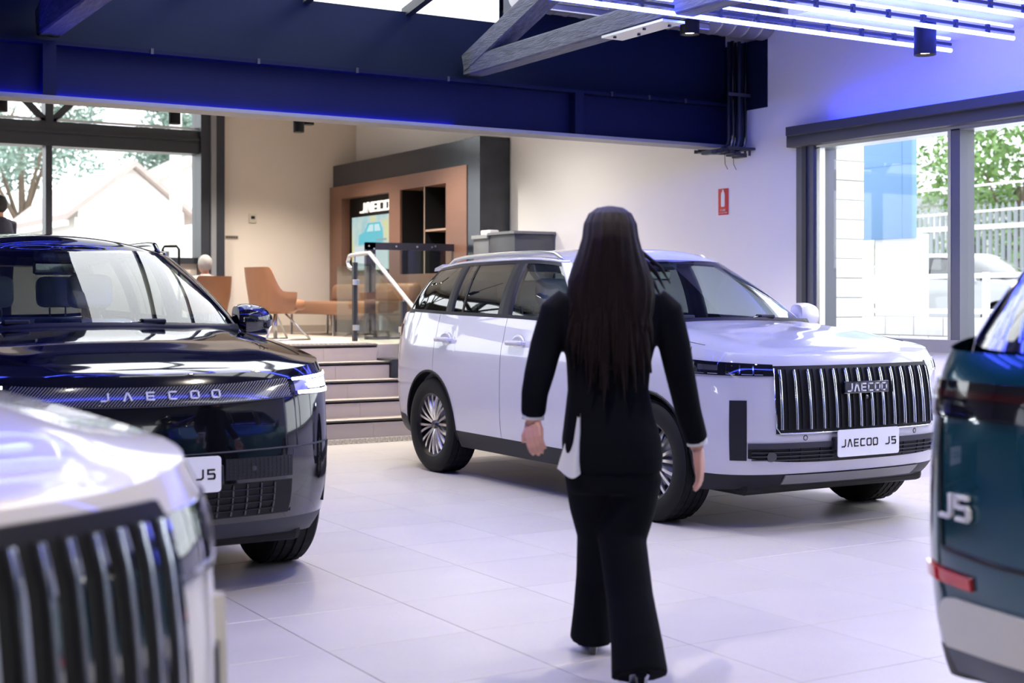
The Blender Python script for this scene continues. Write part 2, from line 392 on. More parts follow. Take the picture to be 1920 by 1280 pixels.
# right window --------------------------------------------------------
w2 = empty('window_2', (XW, 0, 0)); struct(w2)
def w2box(nm, a, b2, m=M_steel, r=0): return box(nm, a, b2, m, w2, r)
head = mat('window_head_blue_grey', (.055, .062, .085), .45)
w2box('head_beam', (-.10, 1.1, 2.598), (.25, 9.11, 2.75), head, .006)
w2box('head_channel', (-.16, 1.1, 2.69), (-.10, 9.05, 2.765), head)
w2box('led_strip', (-.09, 1.2, 2.766), (-.07, 8.6, 2.776), M_led2)
w2box('head_track', (0, 1.1, 2.57), (.2, 9.0, 2.598), M_alu)
fr = mat('window_frame_grey', (.10, .105, .12), .4)
w2box('jamb', (-.02, 8.86, .97), (.25, 9.07, 2.6), fr); w2box('jamb_channel', (-.04, 8.93, .97), (-.02, 8.98, 2.6), M_steel)
w2box('jamb_bead', (.0, 8.80, .97), (.06, 8.86, 2.58), M_alu)
w2box('sill', (-.03, 1.1, .87), (.25, 9.07, .97), mat('sill_grey', (.24, .24, .25), .45))
ys = [1.2, 3.3, 5.3, 7.355, 8.83]
for y in ys[1:-1]:
    w2box('mullion', (.0, y - .065, .97), (.16, y + .02, 2.58), fr); w2box('mullion_bead', (-.005, y + .02, .97), (.10, y + .05, 2.58), M_alu)
for a, b2 in zip(ys[:-1], ys[1:]): w2box('pane', (.08, a, .97), (.086, b2, 2.58), glass('front_glass', (.95, .97, .99), .7, -.01))
# window wall behind the photographer ------------------------------------
w3 = empty('window_3', (0, -6, 0)); struct(w3)
box('frame', (-7, -.1, 0), (XW, .1, .25), M_steel, w3); box('frame', (-7, -.1, 2.6), (XW, .1, 6.3), M_dwall, w3); box('frame', (-7, -.1, .25), (1.5, .1, 2.6), M_dwall, w3)
for k in range(8): x = 1.5 + k * (XW - 1.5) / 7; box('mullion', (x - .05, -.1, .25), (x + .05, .1, 2.6), M_steel, w3)
box('pane', (1.5, -.004, .25), (XW, .004, 2.6), M_win, w3)

# platform and stairs ---------------------------------------------------
pf = struct(box('floor_platform', (-7, 12.94, 0), (XW, YB, PH), mat('platform_floor', (.52, .46, .40), .5, noise=.08, nscale=3)))
st = empty('staircase', (3.2, 11.75, 0)); tag(st, 'wide tiled staircase of five steps up to the lounge platform', 'staircase')
for k in range(5):
    y = k * .29; zt_ = PH / 5 * (k + 1)
    for q in range(5):
        a = q * .588; box('riser_tile', (a + .001, y, PH / 5 * k), (a + .587, y + .02, zt_ - .012), M_step, st)
    box('tread', (0, y, zt_ - .03), (2.94, min(y + .31, 1.189), zt_), M_step, st)
    box('nosing', (0, y - .012, zt_ - .014), (2.94, y + .03, zt_ + .002), mat('nosing_dark', (.07, .06, .055), .5), st)
box('stringer', (2.945, .25, 0), (3.12, 1.18, .5), M_steel, st); box('stringer', (2.945, .8, .5), (3.12, 1.18, .68), M_steel, st); pass
def tactile(name, x0, y0, nx, ny, p, z, r, label):
    o = box(name, (x0, y0, z), (x0 + nx * p, y0 + ny * p, z + .004), mat('tactile_grey', (.30, .27, .24), .5)); tag(o, label, 'floor strip')
    mb = MB()
    for i in range(nx):
        for j in range(ny):
            cx = x0 + (i + .5) * p; cy = y0 + (j + .5) * p; n = 6
            mb.add([(cx + r * cos(2 * pi * k / n), cy + r * sin(2 * pi * k / n), z + .004) for k in range(n)] + [(cx + r * .7 * cos(2 * pi * k / n), cy + r * .7 * sin(2 * pi * k / n), z + .010) for k in range(n)],
                   [(k, (k + 1) % n, n + (k + 1) % n, n + k) for k in range(n)] + [tuple(range(n, 2 * n))])
    s = mb.build('stud', mat('stud_dark', (.13, .12, .11), .4), o); s['kind'] = 'stuff'
tactile('tactile_strip', 3.3, 11.28, 58, 6, .05, 0, .016, 'studded tactile warning strip on the floor before the stairs')
tactile('tactile_strip', 3.3, 13.0, 58, 6, .05, PH, .016, 'studded tactile warning strip at the top of the stairs')
# balustrade -----------------------------------------------------------
hb = empty('glass_balustrade', (6.4, 12.6, PH)); tag(hb, 'glass stair balustrade with bent stainless steel handrail', 'balustrade')
pts = [(0, 1.5, .80), (0, 1.57, .82), (0, 1.60, .88), (0, 1.55, .945), (0, 1.48, .955), (0, 1.04, .963), (0, -.06, .348), (0, -.7, -.01)]
MB().tube(pts, .024, 10).build('handrail', M_alu, hb, True)
for y, z0, z1 in ((1.42, 0, .93), (.22, -.5, .50)):
    MB().rbox((-.025, y - .025, z0), (.025, y + .025, z1 - .06), .004).build('post', M_steel, hb)
    MB().tube([(0, y, z1 - .07), (0, y, z1 + .02)], .009, 8).build('post_pin', M_alu, hb)
    for z in (.12, .62): MB().rbox((-.03, y - .06 if y > 1 else y + .0, z + z0), (.03, y - .0 if y > 1 else y + .06, z + z0 + .06), .006).build('glass_clamp', M_alu, hb)
mesh('glass_panel', [(-.005, .27, -.45), (-.005, 1.36, .05), (-.005, 1.36, .86), (-.005, 1.0, .84), (-.005, .27, .44), (.005, .27, -.45), (.005, 1.36, .05), (.005, 1.36, .86), (.005, 1.0, .84), (.005, .27, .44)],
     [(0, 1, 2, 3, 4), (9, 8, 7, 6, 5), (0, 5, 6, 1), (1, 6, 7, 2), (2, 7, 8, 3), (3, 8, 9, 4), (4, 9, 5, 0)], glass('rail_glass', (.88, .95, .93), .8, .03), hb)
mesh('glass_panel', [(-.005, 1.48, .05), (-.005, 1.9, .05), (-.005, 1.9, .84), (-.005, 1.48, .84), (.005, 1.48, .05), (.005, 1.9, .05), (.005, 1.9, .84), (.005, 1.48, .84)], [(0, 1, 2, 3), (7, 6, 5, 4), (0, 4, 5, 1), (1, 5, 6, 2), (2, 6, 7, 3), (3, 7, 4, 0)], MATS['rail_glass'], hb)
sr = empty('steel_railing', (6.77, 14.52, PH)); sr.scale = (1.09, 1, 1.045); tag(sr, 'dark steel framed railing with bolts and glass infill at platform edge', 'railing')
for nm, a, b2 in (('top_beam', (0, 0, .99), (1.42, .05, 1.07)), ('post', (0, 0, 0), (.11, .05, 1.07)), ('post', (1.22, 0, 0), (1.42, .05, 1.0)), ('bottom_rail', (0, 0, .0), (1.42, .05, .06))):
    box(nm, a, b2, mat('railing_navy', (.018, .018, .030), .4), sr)
for x, z in ((.03, 1.03), (.09, 1.0), (.09, .93), (.35, 1.03), (.6, 1.03), (.78, 1.03), (.82, 1.04), (1.15, 1.03), (1.3, 1.0), (1.35, 1.04)):
    MB().lathe([(0, 0), (.011, 0), (.009, .008), (0, .01)], 8, 'y', Matrix.Translation((x, -.01, z))).build('bolt', M_alu, sr)
box('glass_panel', (.11, .02, .06), (1.22, .03, .99), MATS['rail_glass'], sr)
box('foot_block', (.02, -.12, 0), (.22, 0, .1), M_black, sr)

# display wall --------------------------------------------------------------
dp = empty('display_wall', (7.95, 0, PH)); tag(dp, 'brown brand display wall with black marble header, niches and shelves', 'display')
Z = lambda z: z - PH
def dbox(nm, a, b2, m, r=0): return box(nm, (a[0], a[1], Z(a[2])), (b2[0], b2[1], Z(b2[2])), m, dp, r)
dbox('marble_header', (.02, 14.02, 2.85), (.38, 18.2, 3.17), M_stone)
dbox('marble_column', (-.02, 13.92, PH), (.38, 14.30, 3.17), M_stone)
NY0, NY1, NZ0, NZ1 = 16.29, 17.80, 1.62, 2.68      # screen niche
SY0, SY1, SZ0, SZ1 = 14.73, 15.97, 1.60, 2.65      # shelf niche
WX0, WX1 = -.03, .22
dbox('wood_panel', (WX0, 14.22, 2.68), (WX1, 18.2, 2.86), M_wood)
dbox('wood_panel', (WX0, NY1, 1.60), (WX1, 18.2, 2.68), M_wood); dbox('wood_panel', (WX0, SY1, 1.60), (WX1, NY0, 2.68), M_wood)
dbox('wood_panel', (WX0, 14.22, 1.60), (WX1, SY0, 2.68), M_wood); dbox('wood_panel', (WX0, 14.22, 1.0), (WX1, 18.2, 1.60), M_wood)
dbox('plinth', (.02, 14.22, PH), (.2, 18.2, 1.0), M_steel)
dbox('niche_back', (.10, NY0 - .05, 1.6), (.12, NY1 + .05, 2.7), M_black)
dbox('shelf_back', (.30, SY0 - .05, 1.58), (.32, SY1 + .05, 2.7), mat('shelf_grey', (.30, .31, .34), .5))
ym = (SY0 + SY1) / 2
dbox('shelf_divider', (.0, ym - .012, SZ0), (.3, ym + .012, 2.68), mat('light_wood', (.45, .31, .23), .5)); dbox('shelf', (.0, SY0, 2.12), (.3, ym, 2.145), MATS['light_wood'])
dbox('shelf_side', (.0, SY1 - .02, SZ0), (.3, SY1, 2.68), M_black); dbox('shelf_side', (.0, ym - .03, SZ0), (.28, ym - .012, 2.68), M_black)
# letters face -X : local right -> -Y, up -> Z, out -> -X
ML = Matrix(((0, 0, -1, 0), (-1, 0, 0, 0), (0, 1, 0, 0), (0, 0, 0, 1)))
word('JAECOO', .135, 1.55, .19, .03, Matrix.Translation((.10, 16.86, Z(2.53))) @ ML, mat('lit_letter', (.9, .9, .88), .4, emit=(1, .97, .9), estr=.55), dp)
# screen on the display: its own thing
tv = empty('display_screen', (8.005, 17.03, 1.66)); tv.scale = (1, 1.19, .96); tag(tv, 'flat screen showing a pale blue car picture under the lettering', 'screen')
MB().rbox((0, -.52, 0), (.04, .52, .80), .006).build('bezel', M_black, tv)
def screen_mat():
    m = mat('screen_picture', (.5, .7, .7), .25); n = m.node_tree.nodes; l = m.node_tree.links; b = n['Principled BSDF']
    tc = n.new('ShaderNodeTexCoord'); t = n.new('ShaderNodeTexNoise'); t.inputs['Scale'].default_value = 3.2; l.new(tc.outputs['Object'], t.inputs[0])
    cr = n.new('ShaderNodeValToRGB'); l.new(t.outputs[0], cr.inputs[0]); e = cr.color_ramp.elements
    e[0].position = .35; e[0].color = (.35, .62, .66, 1); e[1].position = .62; e[1].color = (.72, .72, .36, 1); q = e.new(.5); q.color = (.55, .70, .68, 1)
    l.new(cr.outputs[0], b.inputs['Emission Color']); b.inputs['Emission Strength'].default_value = .75
    b.inputs['Base Color'].default_value = (.02, .02, .02, 1); return m
box('picture', (-.002, -.50, .02), (.0, .50, .78), screen_mat(), tv)
em = lambda nm, c, s=.8: mat(nm, (.02, .02, .02), .4, emit=c, estr=s)
def flat(nm, poly, m, x): # poly (y,z) facing -X
    MB().prism(poly, 0, .001, Matrix(((0, 0, -1, x), (-1, 0, 0, 0), (0, 1, 0, 0), (0, 0, 0, 1)))).build(nm, m, tv)
flat('picture_car', [(-.32, .38), (-.30, .52), (-.16, .56), (-.06, .68), (.26, .68), (.33, .55), (.34, .40)], em('pic_blue', (.10, .55, .66)), -.003)
flat('picture_glass', [(-.10, .56), (-.02, .655), (.08, .655), (.08, .56)], em('pic_glass', (.55, .8, .85)), -.0045); flat('picture_glass', [(.11, .56), (.11, .655), (.23, .655), (.27, .56)], MATS['pic_glass'], -.0045)
flat('picture_road', [(-.46, .04), (-.42, .36), (.42, .36), (.46, .04)], em('pic_pale', (.62, .72, .76)), -.002)
flat('picture_caption', [(.16, .42), (.16, .45), (.42, .45), (.42, .42)], em('pic_dark', (.25, .38, .42)), -.004)

# wall items -------------------------------------------------------------------
o = empty('fire_sign', (XW, 10.07, 2.19)); tag(o, 'red fire extinguisher sign on the white wall', 'sign')
box('sign_plate', (-.008, -.07, -.122), (0, .07, .122), M_red, o, .002)
MB().lathe([(0, -.048), (.022, -.046), (.024, -.03), (.024, .045), (.016, .062), (.008, .068), (.008, .08), (0, .08)], 12, 'z', Matrix.Translation((-.010, 0, .012)) @ Matrix.Diagonal((.08, 1.15, 1.25, 1))).build('extinguisher_symbol', M_white, o)
word('FIRE', .018, 1.0, .019, .001, Matrix.Translation((-.009, 0, -.078)) @ ML, M_white, o); word('EXTINGUISHER', .011, .85, .0102, .001, Matrix.Translation((-.009, 0, -.104)) @ ML, M_white, o)
o = empty('thermostat', (6.79, YB, 2.40)); tag(o, 'small cream thermostat on the beige wall', 'thermostat')
box('case', (-.055, -.02, -.065), (.055, 0, .065), mat('cream_plastic', (.62, .58, .48), .5), o, .006); box('screen', (-.028, -.022, -.012), (.028, -.02, .03), M_black, o)
o = empty('wall_plate', (6.49, YB, 2.13)); tag(o, 'small flat grey wall plate beside the tall window', 'wall plate')
box('plate', (-.09, -.01, -.022), (.09, 0, .022), mat('plate_grey', (.24, .2, .17), .5), o)
for q in range(5): box('plate_slot', (-.075 + q * .033, -.011, -.008), (-.055 + q * .033, -.01, .008), M_black, o)
o = empty('storage_cabinet', (8.02, 12.96, PH)); tag(o, 'dark grey metal cabinet standing against the white wall', 'cabinet')
box('body', (-.2, 0, 0), (.32, .55, 1.18), mat('cabinet_grey', (.06, .065, .075), .4), o, .01); box('top', (-.22, -.02, 1.18), (.32, .57, 1.21), mat('cabinet_top', (.16, .17, .18), .4), o)
box('body_section', (-.2, .57, 0), (.32, .92, 1.15), MATS['cabinet_top'], o, .01); box('top', (-.22, .57, 1.15), (.32, .93, 1.19), mat('cabinet_light', (.30, .31, .32), .4), o)
o = empty('small_box', (7.95, 13.62, PH + 1.1901)); tag(o, 'small white box standing on the grey cabinet', 'box')
box('body', (-.06, 0, 0), (.06, .22, .06), M_white, o, .01); MB().tube([(0, .1, .06), (0, .1, .09)], .015, 8).build('knob', M_black, o)

# ------------------------------------------------------------------ lamps
def led_line(y, x0, x1, lab):
    t = empty('led_tube_light', (x0, y, 3.16)); tag(t, lab, 'led light', 'long blue led tubes over the cars')
    L = x1 - x0
    MB().box((0, -.008, -.008), (L, .008, .012)).build('rail', M_steel, t)
    MB().tube([(0, 0, -.042), (L, 0, -.042)], .016, 8).build('tube', M_led, t, True)
    MB().tube([(0, .012, .045), (L, .012, .045)], .011, 8).build('tube', M_led, t, True)
    n = int(L / .32)
    for k in range(n): MB().box((k * .32 + .3, -.012, -.03), (k * .32 + .325, .012, .03)).build('clip', M_steel, t)
led_line(7.12, -.2, 8.06, 'long blue white led tube pair running nearest the timber trusses')
led_line(6.56, -.2, 8.06, 'second long blue white led tube pair from the trusses')
led_line(6.0, -.2, 8.06, 'third long blue white led tube pair from the trusses')
led_line(5.2, -.2, 8.06, 'fourth long blue white led tube pair from the trusses')
led_line(2.2, -1.5, 7.9, 'long blue white led tube pair over the teal car')
def downlight(x, y, ztop, zbot, energy, lab, grp, color=(1, .9, .78), ang=95, r=.075, m=M_black, blend=.6):
    t = empty('spot_downlight', (x, y, zbot)); tag(t, lab, 'downlight', grp)
    MB().lathe([(0, .0), (r * .8, .0), (r * .82, -.015), (r, -.02), (r, .2), (0, .2)], 20).build('can', m, t, auto=40)
    MB().lathe([(0, -.004), (r * .55, -.004), (r * .55, 0), (0, 0)], 16).build('lens', M_lampw, t)
    if ztop > zbot + .2: MB().tube([(0, 0, .2), (0, 0, ztop - zbot)], .012, 6).build('stem', M_steel, t)
    ld = bpy.data.lights.new('spot_lamp', 'SPOT'); ld.energy = energy; ld.color = color; ld.spot_size = radians(ang); ld.spot_blend = blend; ld.shadow_soft_size = .05
    lo = bpy.data.objects.new('spot_lamp', ld); link(lo, t); lo.location = (0, 0, -.03)
downlight(7.35, 6.72, 3.25, 2.98, 110, 'black cylinder downlight hanging by the white wall end of the led tubes', None)
downlight(6.75, 8.55, 3.7, 3.36, 150, 'black cylinder downlight hanging beside the timber truss and duct', None)
for x, y in ((3.0, 4.2), (4.9, 3.4), (.6, 1.2), (2.2, .4), (3.6, 7.6), (1.5, 3.2)):
    downlight(x, y, 3.9, 3.5, 150, 'black cylinder downlight high over the showroom floor', 'high showroom downlights')
for x, y, z, e, lb in ((5.73, 14, 3.10, 250, 'larger of two black downlights hanging before the beige wall'), (5.95, 14.25, 3.22, 60, 'smaller of two black downlights hanging before the beige wall'), (4.37, 14, 3.10, 170, 'black downlight hanging before the tall window beside its column'), (2.67, 14, 3.11, 70, 'black downlight hanging before the tall window beside the diagonal braces')):
    downlight(x, y, 3.54 + (y - 10.11) * .1037, z, e, lb, 'lounge downlights', (1, .91, .80), 125, .06)
for x, y, e in ((6.7, 16.6, 230), (6.9, 14.3, 220), (5.0, 16.8, 190)):
    downlight(x, y, 3.54 + (y - 10.11) * .1037, 3.6, e, 'black cylinder downlight above the lounge seating', 'lounge seating downlights', (1, .91, .80), 125, .06)
downlight(4.4, 11.2, 3.655, 3.3, 160, 'black downlight hidden behind the girder above the stairs', None, (1, .84, .66), 120, .06)
downlight(2.6, 12.2, 3.757, 3.3, 140, 'black downlight behind the girder above the far end of the stairs', None, (1, .84, .66), 120, .06)
downlight(5.9, 11.3, 3.66, 3.3, 110, 'added fill lamp behind the girder nearest the white wall', None, (1, .93, .84), 130, .06)  # added lamp, brightens the white wall and the stairs
for y in (3.2, 5.0): downlight(7.75, y, 3.25, 2.98, 130, 'added fill lamp under the white ceiling raft by the window', 'added window side fill lamps', (1, .95, .9), 165, .075, M_black, 1.0)  # added lamps, brighten the window wall and the floor beside it
downlight(6.95, 12.5, 3.788, 3.4, 140, 'added fill lamp over the platform edge beside the white wall', None, (1, .94, .86), 165, .06, M_black, 1.0)  # added lamp with a wide soft cone, lifts the wall by the platform

# ------------------------------------------------------------------ cars
def crom(P, t):
    n = len(P); i = min(max(int(t), 0), n - 2); u = t - i
    p0 = P[max(i - 1, 0)]; p1 = P[i]; p2 = P[i + 1]; p3 = P[min(i + 2, n - 1)]
    return [.5 * (2 * b + (c_ - a) * u + (2 * a - 5 * b + 4 * c_ - d_) * u * u + (3 * b - a - 3 * c_ + d_) * u ** 3) for a, b, c_, d_ in zip(p0, p1, p2, p3)]
def lin(tab, x):
    if x <= tab[0][0]: return tab[0][1]
    for (a, va), (b, vb) in zip(tab, tab[1:]):
        if x <= b:
            u = (x - a) / (b - a); return va + (vb - va) * u
    return tab[-1][1]
def smo(tab, x):
    """smooth (Catmull-Rom) lookup"""
    if x <= tab[0][0]: return tab[0][1]
    if x >= tab[-1][0]: return tab[-1][1]
    for i, ((a, va), (b, vb)) in enumerate(zip(tab, tab[1:])):
        if x <= b:
            return crom([(q[1],) for q in tab], i + (x - a) / (b - a))[0]
PLAN = [(2.165, 0), (2.155, .28), (2.115, .55), (2.03, .735), (1.89, .845), (1.68, .895), (1.335, .918), (.7, .925), (0, .925), (-.7, .925), (-1.335, .922), (-1.75, .90), (-2.02, .845), (-2.17, .74), (-2.24, .55), (-2.275, .28), (-2.28, 0)]
PR_S = [(.2, .075), (.3, .03), (.36, .012), (.5, 0), (.72, .0), (.88, .006), (.95, .014), (1.0, .03), (1.1, .05), (1.2, .075)]
PR_F = [(.2, .20), (.27, .10), (.34, .04), (.42, .01), (.55, 0), (.70, .006), (.85, .025), (.92, .05), (.965, .085), (1.0, .13)]
PR_R = [(.2, .26), (.3, .17), (.40, .10), (.52, .06), (.62, .038), (.70, .035), (.85, .03), (1.0, .03), (1.1, .04), (1.18, .07)]
WB, WR = 1.345, .352
class Car:
    def __init__(s, plan=PLAN, ztab=None, arch=.392):
        P = plan; s.tab = []; L = 0; last = None; s.arch = arch
        for k in range((len(P) - 1) * 24 + 1):
            x, y = crom(P, k / 24)
            if last: L += sqrt((x - last[0]) ** 2 + (y - last[1]) ** 2)
            s.tab.append([L, x, y]); last = (x, y)
        s.L = L
        N = len(s.tab)
        for k in range(N):
            a = s.tab[max(k - 1, 0)]; b = s.tab[min(k + 1, N - 1)]; dx, dy = b[1] - a[1], b[2] - a[2]; q = sqrt(dx * dx + dy * dy) or 1
            s.tab[k] += [dy / q, -dx / q]       # outward normal
        s.ztab = ztab or [(-2.28, 1.15), (-2.1, 1.165), (-1.9, 1.185), (-1.0, 1.165), (0, 1.145), (.8, 1.105), (1.3, 1.06), (1.75, 1.012), (2.0, .985), (2.165, .965)]
    def plan(s, q):
        q = min(max(q, 0), s.L); lo, hi = 0, len(s.tab) - 1
        while hi - lo > 1:
            m = (lo + hi) // 2
            if s.tab[m][0] <= q: lo = m
            else: hi = m
        a, b = s.tab[lo], s.tab[hi]; u = (q - a[0]) / max(b[0] - a[0], 1e-9)
        return [a[i] + (b[i] - a[i]) * u for i in range(1, 5)]
    def sx(s, x):
        lo, hi = 0, len(s.tab) - 1
        while hi - lo > 1:
            m = (lo + hi) // 2
            if s.tab[m][1] >= x: lo = m
            else: hi = m
        a, b = s.tab[lo], s.tab[hi]; u = (x - a[1]) / ((b[1] - a[1]) or 1e-9); return a[0] + (b[0] - a[0]) * min(max(u, 0), 1)
    def sy(s, y):   # on the front face
        for a, b in zip(s.tab, s.tab[1:]):
            if b[2] >= y: return a[0] + (b[0] - a[0]) * (y - a[2]) / max(b[2] - a[2], 1e-9)
    def sy_rear(s, y):
        for a, b in zip(s.tab[::-1], s.tab[::-1][1:]):
            if b[2] >= y: return a[0] + (b[0] - a[0]) * (y - a[2]) / max(b[2] - a[2], 1e-9)
    def zt(s, q): return smo(s.ztab, s.plan(q)[0])
    def zb(s, q):
        x, y, nx, ny = s.plan(q)
        z = lin([(-2.28, .35), (-2.0, .32), (-1.9, .28), (-1.6, .22), (1.6, .215), (1.9, .235), (2.165, .25)], x)
        for ax in (WB, -WB):
            if abs(x - ax) < s.arch and y > .6: z = max(z, .36 + sqrt(s.arch ** 2 - (x - ax) ** 2))
        return z
    def surf(s, q, z, off=0, side=1):
        if q < 0: q = -q; side = -side
        x, y, nx, ny = s.plan(q)
        wf = max(nx, 0) ** 1.6; wr_ = max(-nx, 0) ** 1.6; wsd = max(0, 1 - wf - wr_)
        d = wf * smo(PR_F, z) + wr_ * smo(PR_R, z) + wsd * smo(PR_S, z)
        d -= off
        return Vector((x - nx * d, side * max(y - ny * d, 0) if y > 1e-6 else 0, z))
    def normal(s, q, z, side=1):
        a = s.surf(q - .01, z, 0, side) if q > .02 else s.surf(q, z, 0, side) - Vector((0, side * .01, 0)); b = s.surf(q + .01, z, 0, side)
        t = b - a; up = s.surf(q, z + .01, 0, side) - s.surf(q, z - .01, 0, side)
        n = t.cross(up) * side; n.normalize()
        c_ = s.plan(abs(q)); o = Vector((c_[2], c_[3] * (side if q >= 0 else -side), 0))
        return n if n.dot(o) > 0 else -n
    def patch(s, name, q0, q1, z0, z1, off, m, parent, side=1, nq=16, nz=6, thick=.02):
        f0 = z0 if callable(z0) else (lambda u: z0); f1 = z1 if callable(z1) else (lambda u: z1)
        def P(u, v, o): q = q0 + (q1 - q0) * u; return s.surf(q, f0(u) + (f1(u) - f0(u)) * v, o, side)
        mb = MB(); mb.grid(lambda u, v: P(u, v, off), nq, nz)
        if thick:
            for v in (0, 1): mb.grid(lambda u, w_: P(u, v, off - thick * w_), nq, 1)
            for u in (0, 1): mb.grid(lambda v, w_: P(u, v, off - thick * w_), nz, 1)
        return mb.build(name, m, parent, auto=35)
    def vbar(s, name, q, z0, z1, wd, off, depth, m, parent, side=1, nz=10):
        rings = []
        for k in range(nz + 1):
            z = z0 + (z1 - z0) * k / nz
            a = s.surf(q - wd / 2, z, off - depth, side); b = s.surf(q - wd / 2, z, off - .004, side); c1 = s.surf(q - wd / 4, z, off, side); c2 = s.surf(q + wd / 4, z, off, side); d_ = s.surf(q + wd / 2, z, off - .004, side); e = s.surf(q + wd / 2, z, off - depth, side)
            rings.append([a, b, c1, c2, d_, e])
        return MB().loft(rings).build(name, m, parent, auto=50)
    def line(s, name, pts, r, m, parent, side=1, off=.001):
        return MB().tube([s.surf(q, z, off, side) for q, z in pts], r, 5).build(name, m, parent, True)
    def panel(s, name, q0, q1, lo, hi, m, parent, sides=(1, -1), nz=12, both=False):
        """grid of the skin between arc positions q0..q1 and heights lo(q)..hi(q)"""
        qs = set(); n = max(2, int((q1 - q0) / .045))
        for k in range(n + 1): qs.add(q0 + (q1 - q0) * k / n)
        for ax in (WB, -WB):
            for k in range(41):
                q = s.sx(ax + s.arch * cos(pi * k / 40))
                if q0 < q < q1: qs.add(q)
                for e in (1.0005, 1.01):
                    q = s.sx(ax + s.arch * e * (1 if k == 0 else -1))
                    if q0 < q < q1: qs.add(q)
        qs = sorted(qs); qs = [q for i, q in enumerate(qs) if i == 0 or q - qs[i - 1] > 2e-4]
        cols = []
        for q in qs:
            a, b = lo(q), hi(q); cols.append((q, a, b))
        out = []
        for sd in ((0,) if both else sides):
            mb = MB()
            for sg in ((1, -1) if both else (sd,)):
                v = []; f = []
                for q, a, b in cols:
                    for j in range(nz + 1): v.append(s.surf(q, a + (b - a) * j / nz, 0, sg))
                for i in range(len(cols) - 1):
                    if cols[i][2] - cols[i][1] < 1e-4 and cols[i + 1][2] - cols[i + 1][1] < 1e-4: continue
                    for j in range(nz): k = i * (nz + 1) + j; f.append((k, k + nz + 1, k + nz + 2, k + 1))
                mb.add(v, f)
            o = mb.build(name, m, parent)
            bm = bmesh.new(); bm.from_mesh(o.data); bmesh.ops.remove_doubles(bm, verts=bm.verts[:], dist=2e-4); bmesh.ops.recalc_face_normals(bm, faces=bm.faces[:])
            for q in bm.faces: q.smooth = True
            bm.to_mesh(o.data); bm.free(); out.append(o)
        return out

# wheel meshes (axis along local y, outer face at -y for side -1 -> we build outer at +y)
def tyre_mesh():
    R, W = WR, .235
    prof = [(.235, -W / 2 + .015), (.26, -W / 2 + .002), (.30, -W / 2), (.33, -W / 2 + .008), (.345, -W / 2 + .022)]
    for y0, y1 in ((-.085, -.052), (-.042, -.008), (.008, .042), (.052, .085)):
        prof += [(.344, y0 - .001), (R, y0), (R, y1), (.344, y1 + .001)]
    prof += [(.345, W / 2 - .022), (.33, W / 2 - .008), (.30, W / 2), (.26, W / 2 - .002), (.235, W / 2 - .015)]
    def rad(i, j, r): return r - (.005 if (r >= R - 1e-6 and i % 4 == 0) else 0)
    return MB().lathe(prof, 128, 'y', None, rad)
def rim_mesh():
    mb = MB(); prof = [(.238, -.10), (.242, -.104), (.236, -.098), (.215, -.08), (.205, .03), (.21, .08), (.232, .098), (.24, .104), (.243, .100)]
    mb.lathe(prof, 48, 'y'); mb.lathe([(0, .0), (.2, -.01), (.205, .02)], 32, 'y'); return mb
def spoke_mesh(twist):
    rings = []
    for k in range(7):
        u = k / 6; r = .030 + .206 * u; ang = twist * (.45 + .55 * u ** .8) ; wd = .0135 + .006 * u; y = .070 + .022 * sin(pi * u * .75); h = .022
        d = Vector((cos(ang), 0, sin(ang))); t = Vector((-sin(ang), 0, cos(ang)))
        c_ = d * r
        rings.append([c_ - t * wd * .7 + Vector((0, y - h, 0)), c_ - t * wd / 2 + Vector((0, y, 0)), c_ + t * wd / 2 + Vector((0, y, 0)), c_ + t * wd * .7 + Vector((0, y - h, 0))])
    return MB().loft(rings)
TY = tyre_mesh().build('tyre', M_rub, auto=30).data; RM = rim_mesh().build('wheel', M_rim, auto=35).data
SP = [spoke_mesh(a).build('spoke', M_spoke, auto=40).data for a in (.16, -.16)]
HC = MB().lathe([(0, .088), (.028, .086), (.032, .078), (.03, .05)], 20, 'y').build('hub_cap', M_gblack, auto=40).data
DK = MB().lathe([(.0, .0), (.15, .0), (.15, .02), (0, .02)], 24, 'y').build('brake_disc', M_alu, auto=30).data
for nm in ('tyre', 'wheel', 'hub_cap', 'brake_disc', 'spoke', 'spoke.001'): bpy.data.objects.remove(bpy.data.objects[nm])
def wheels(car, steer=0, spokes=10):
    for sx_ in (1, -1):
        for sd in (1, -1):
            o = link(bpy.data.objects.new('wheel', RM), car); o.location = (sx_ * WB, sd * .795, WR - .002)
            o.rotation_euler = (0, 0, (0 if sd > 0 else pi) + (steer if sx_ > 0 else 0))
            link(bpy.data.objects.new('tyre', TY), o)
            link(bpy.data.objects.new('hub_cap', HC), o); link(bpy.data.objects.new('brake_disc', DK), o)
            for k in range(spokes):
                for q in (0, 1):
                    c_ = link(bpy.data.objects.new('spoke', SP[q]), o); c_.rotation_euler = (0, 2 * pi * k / spokes + .2, 0)
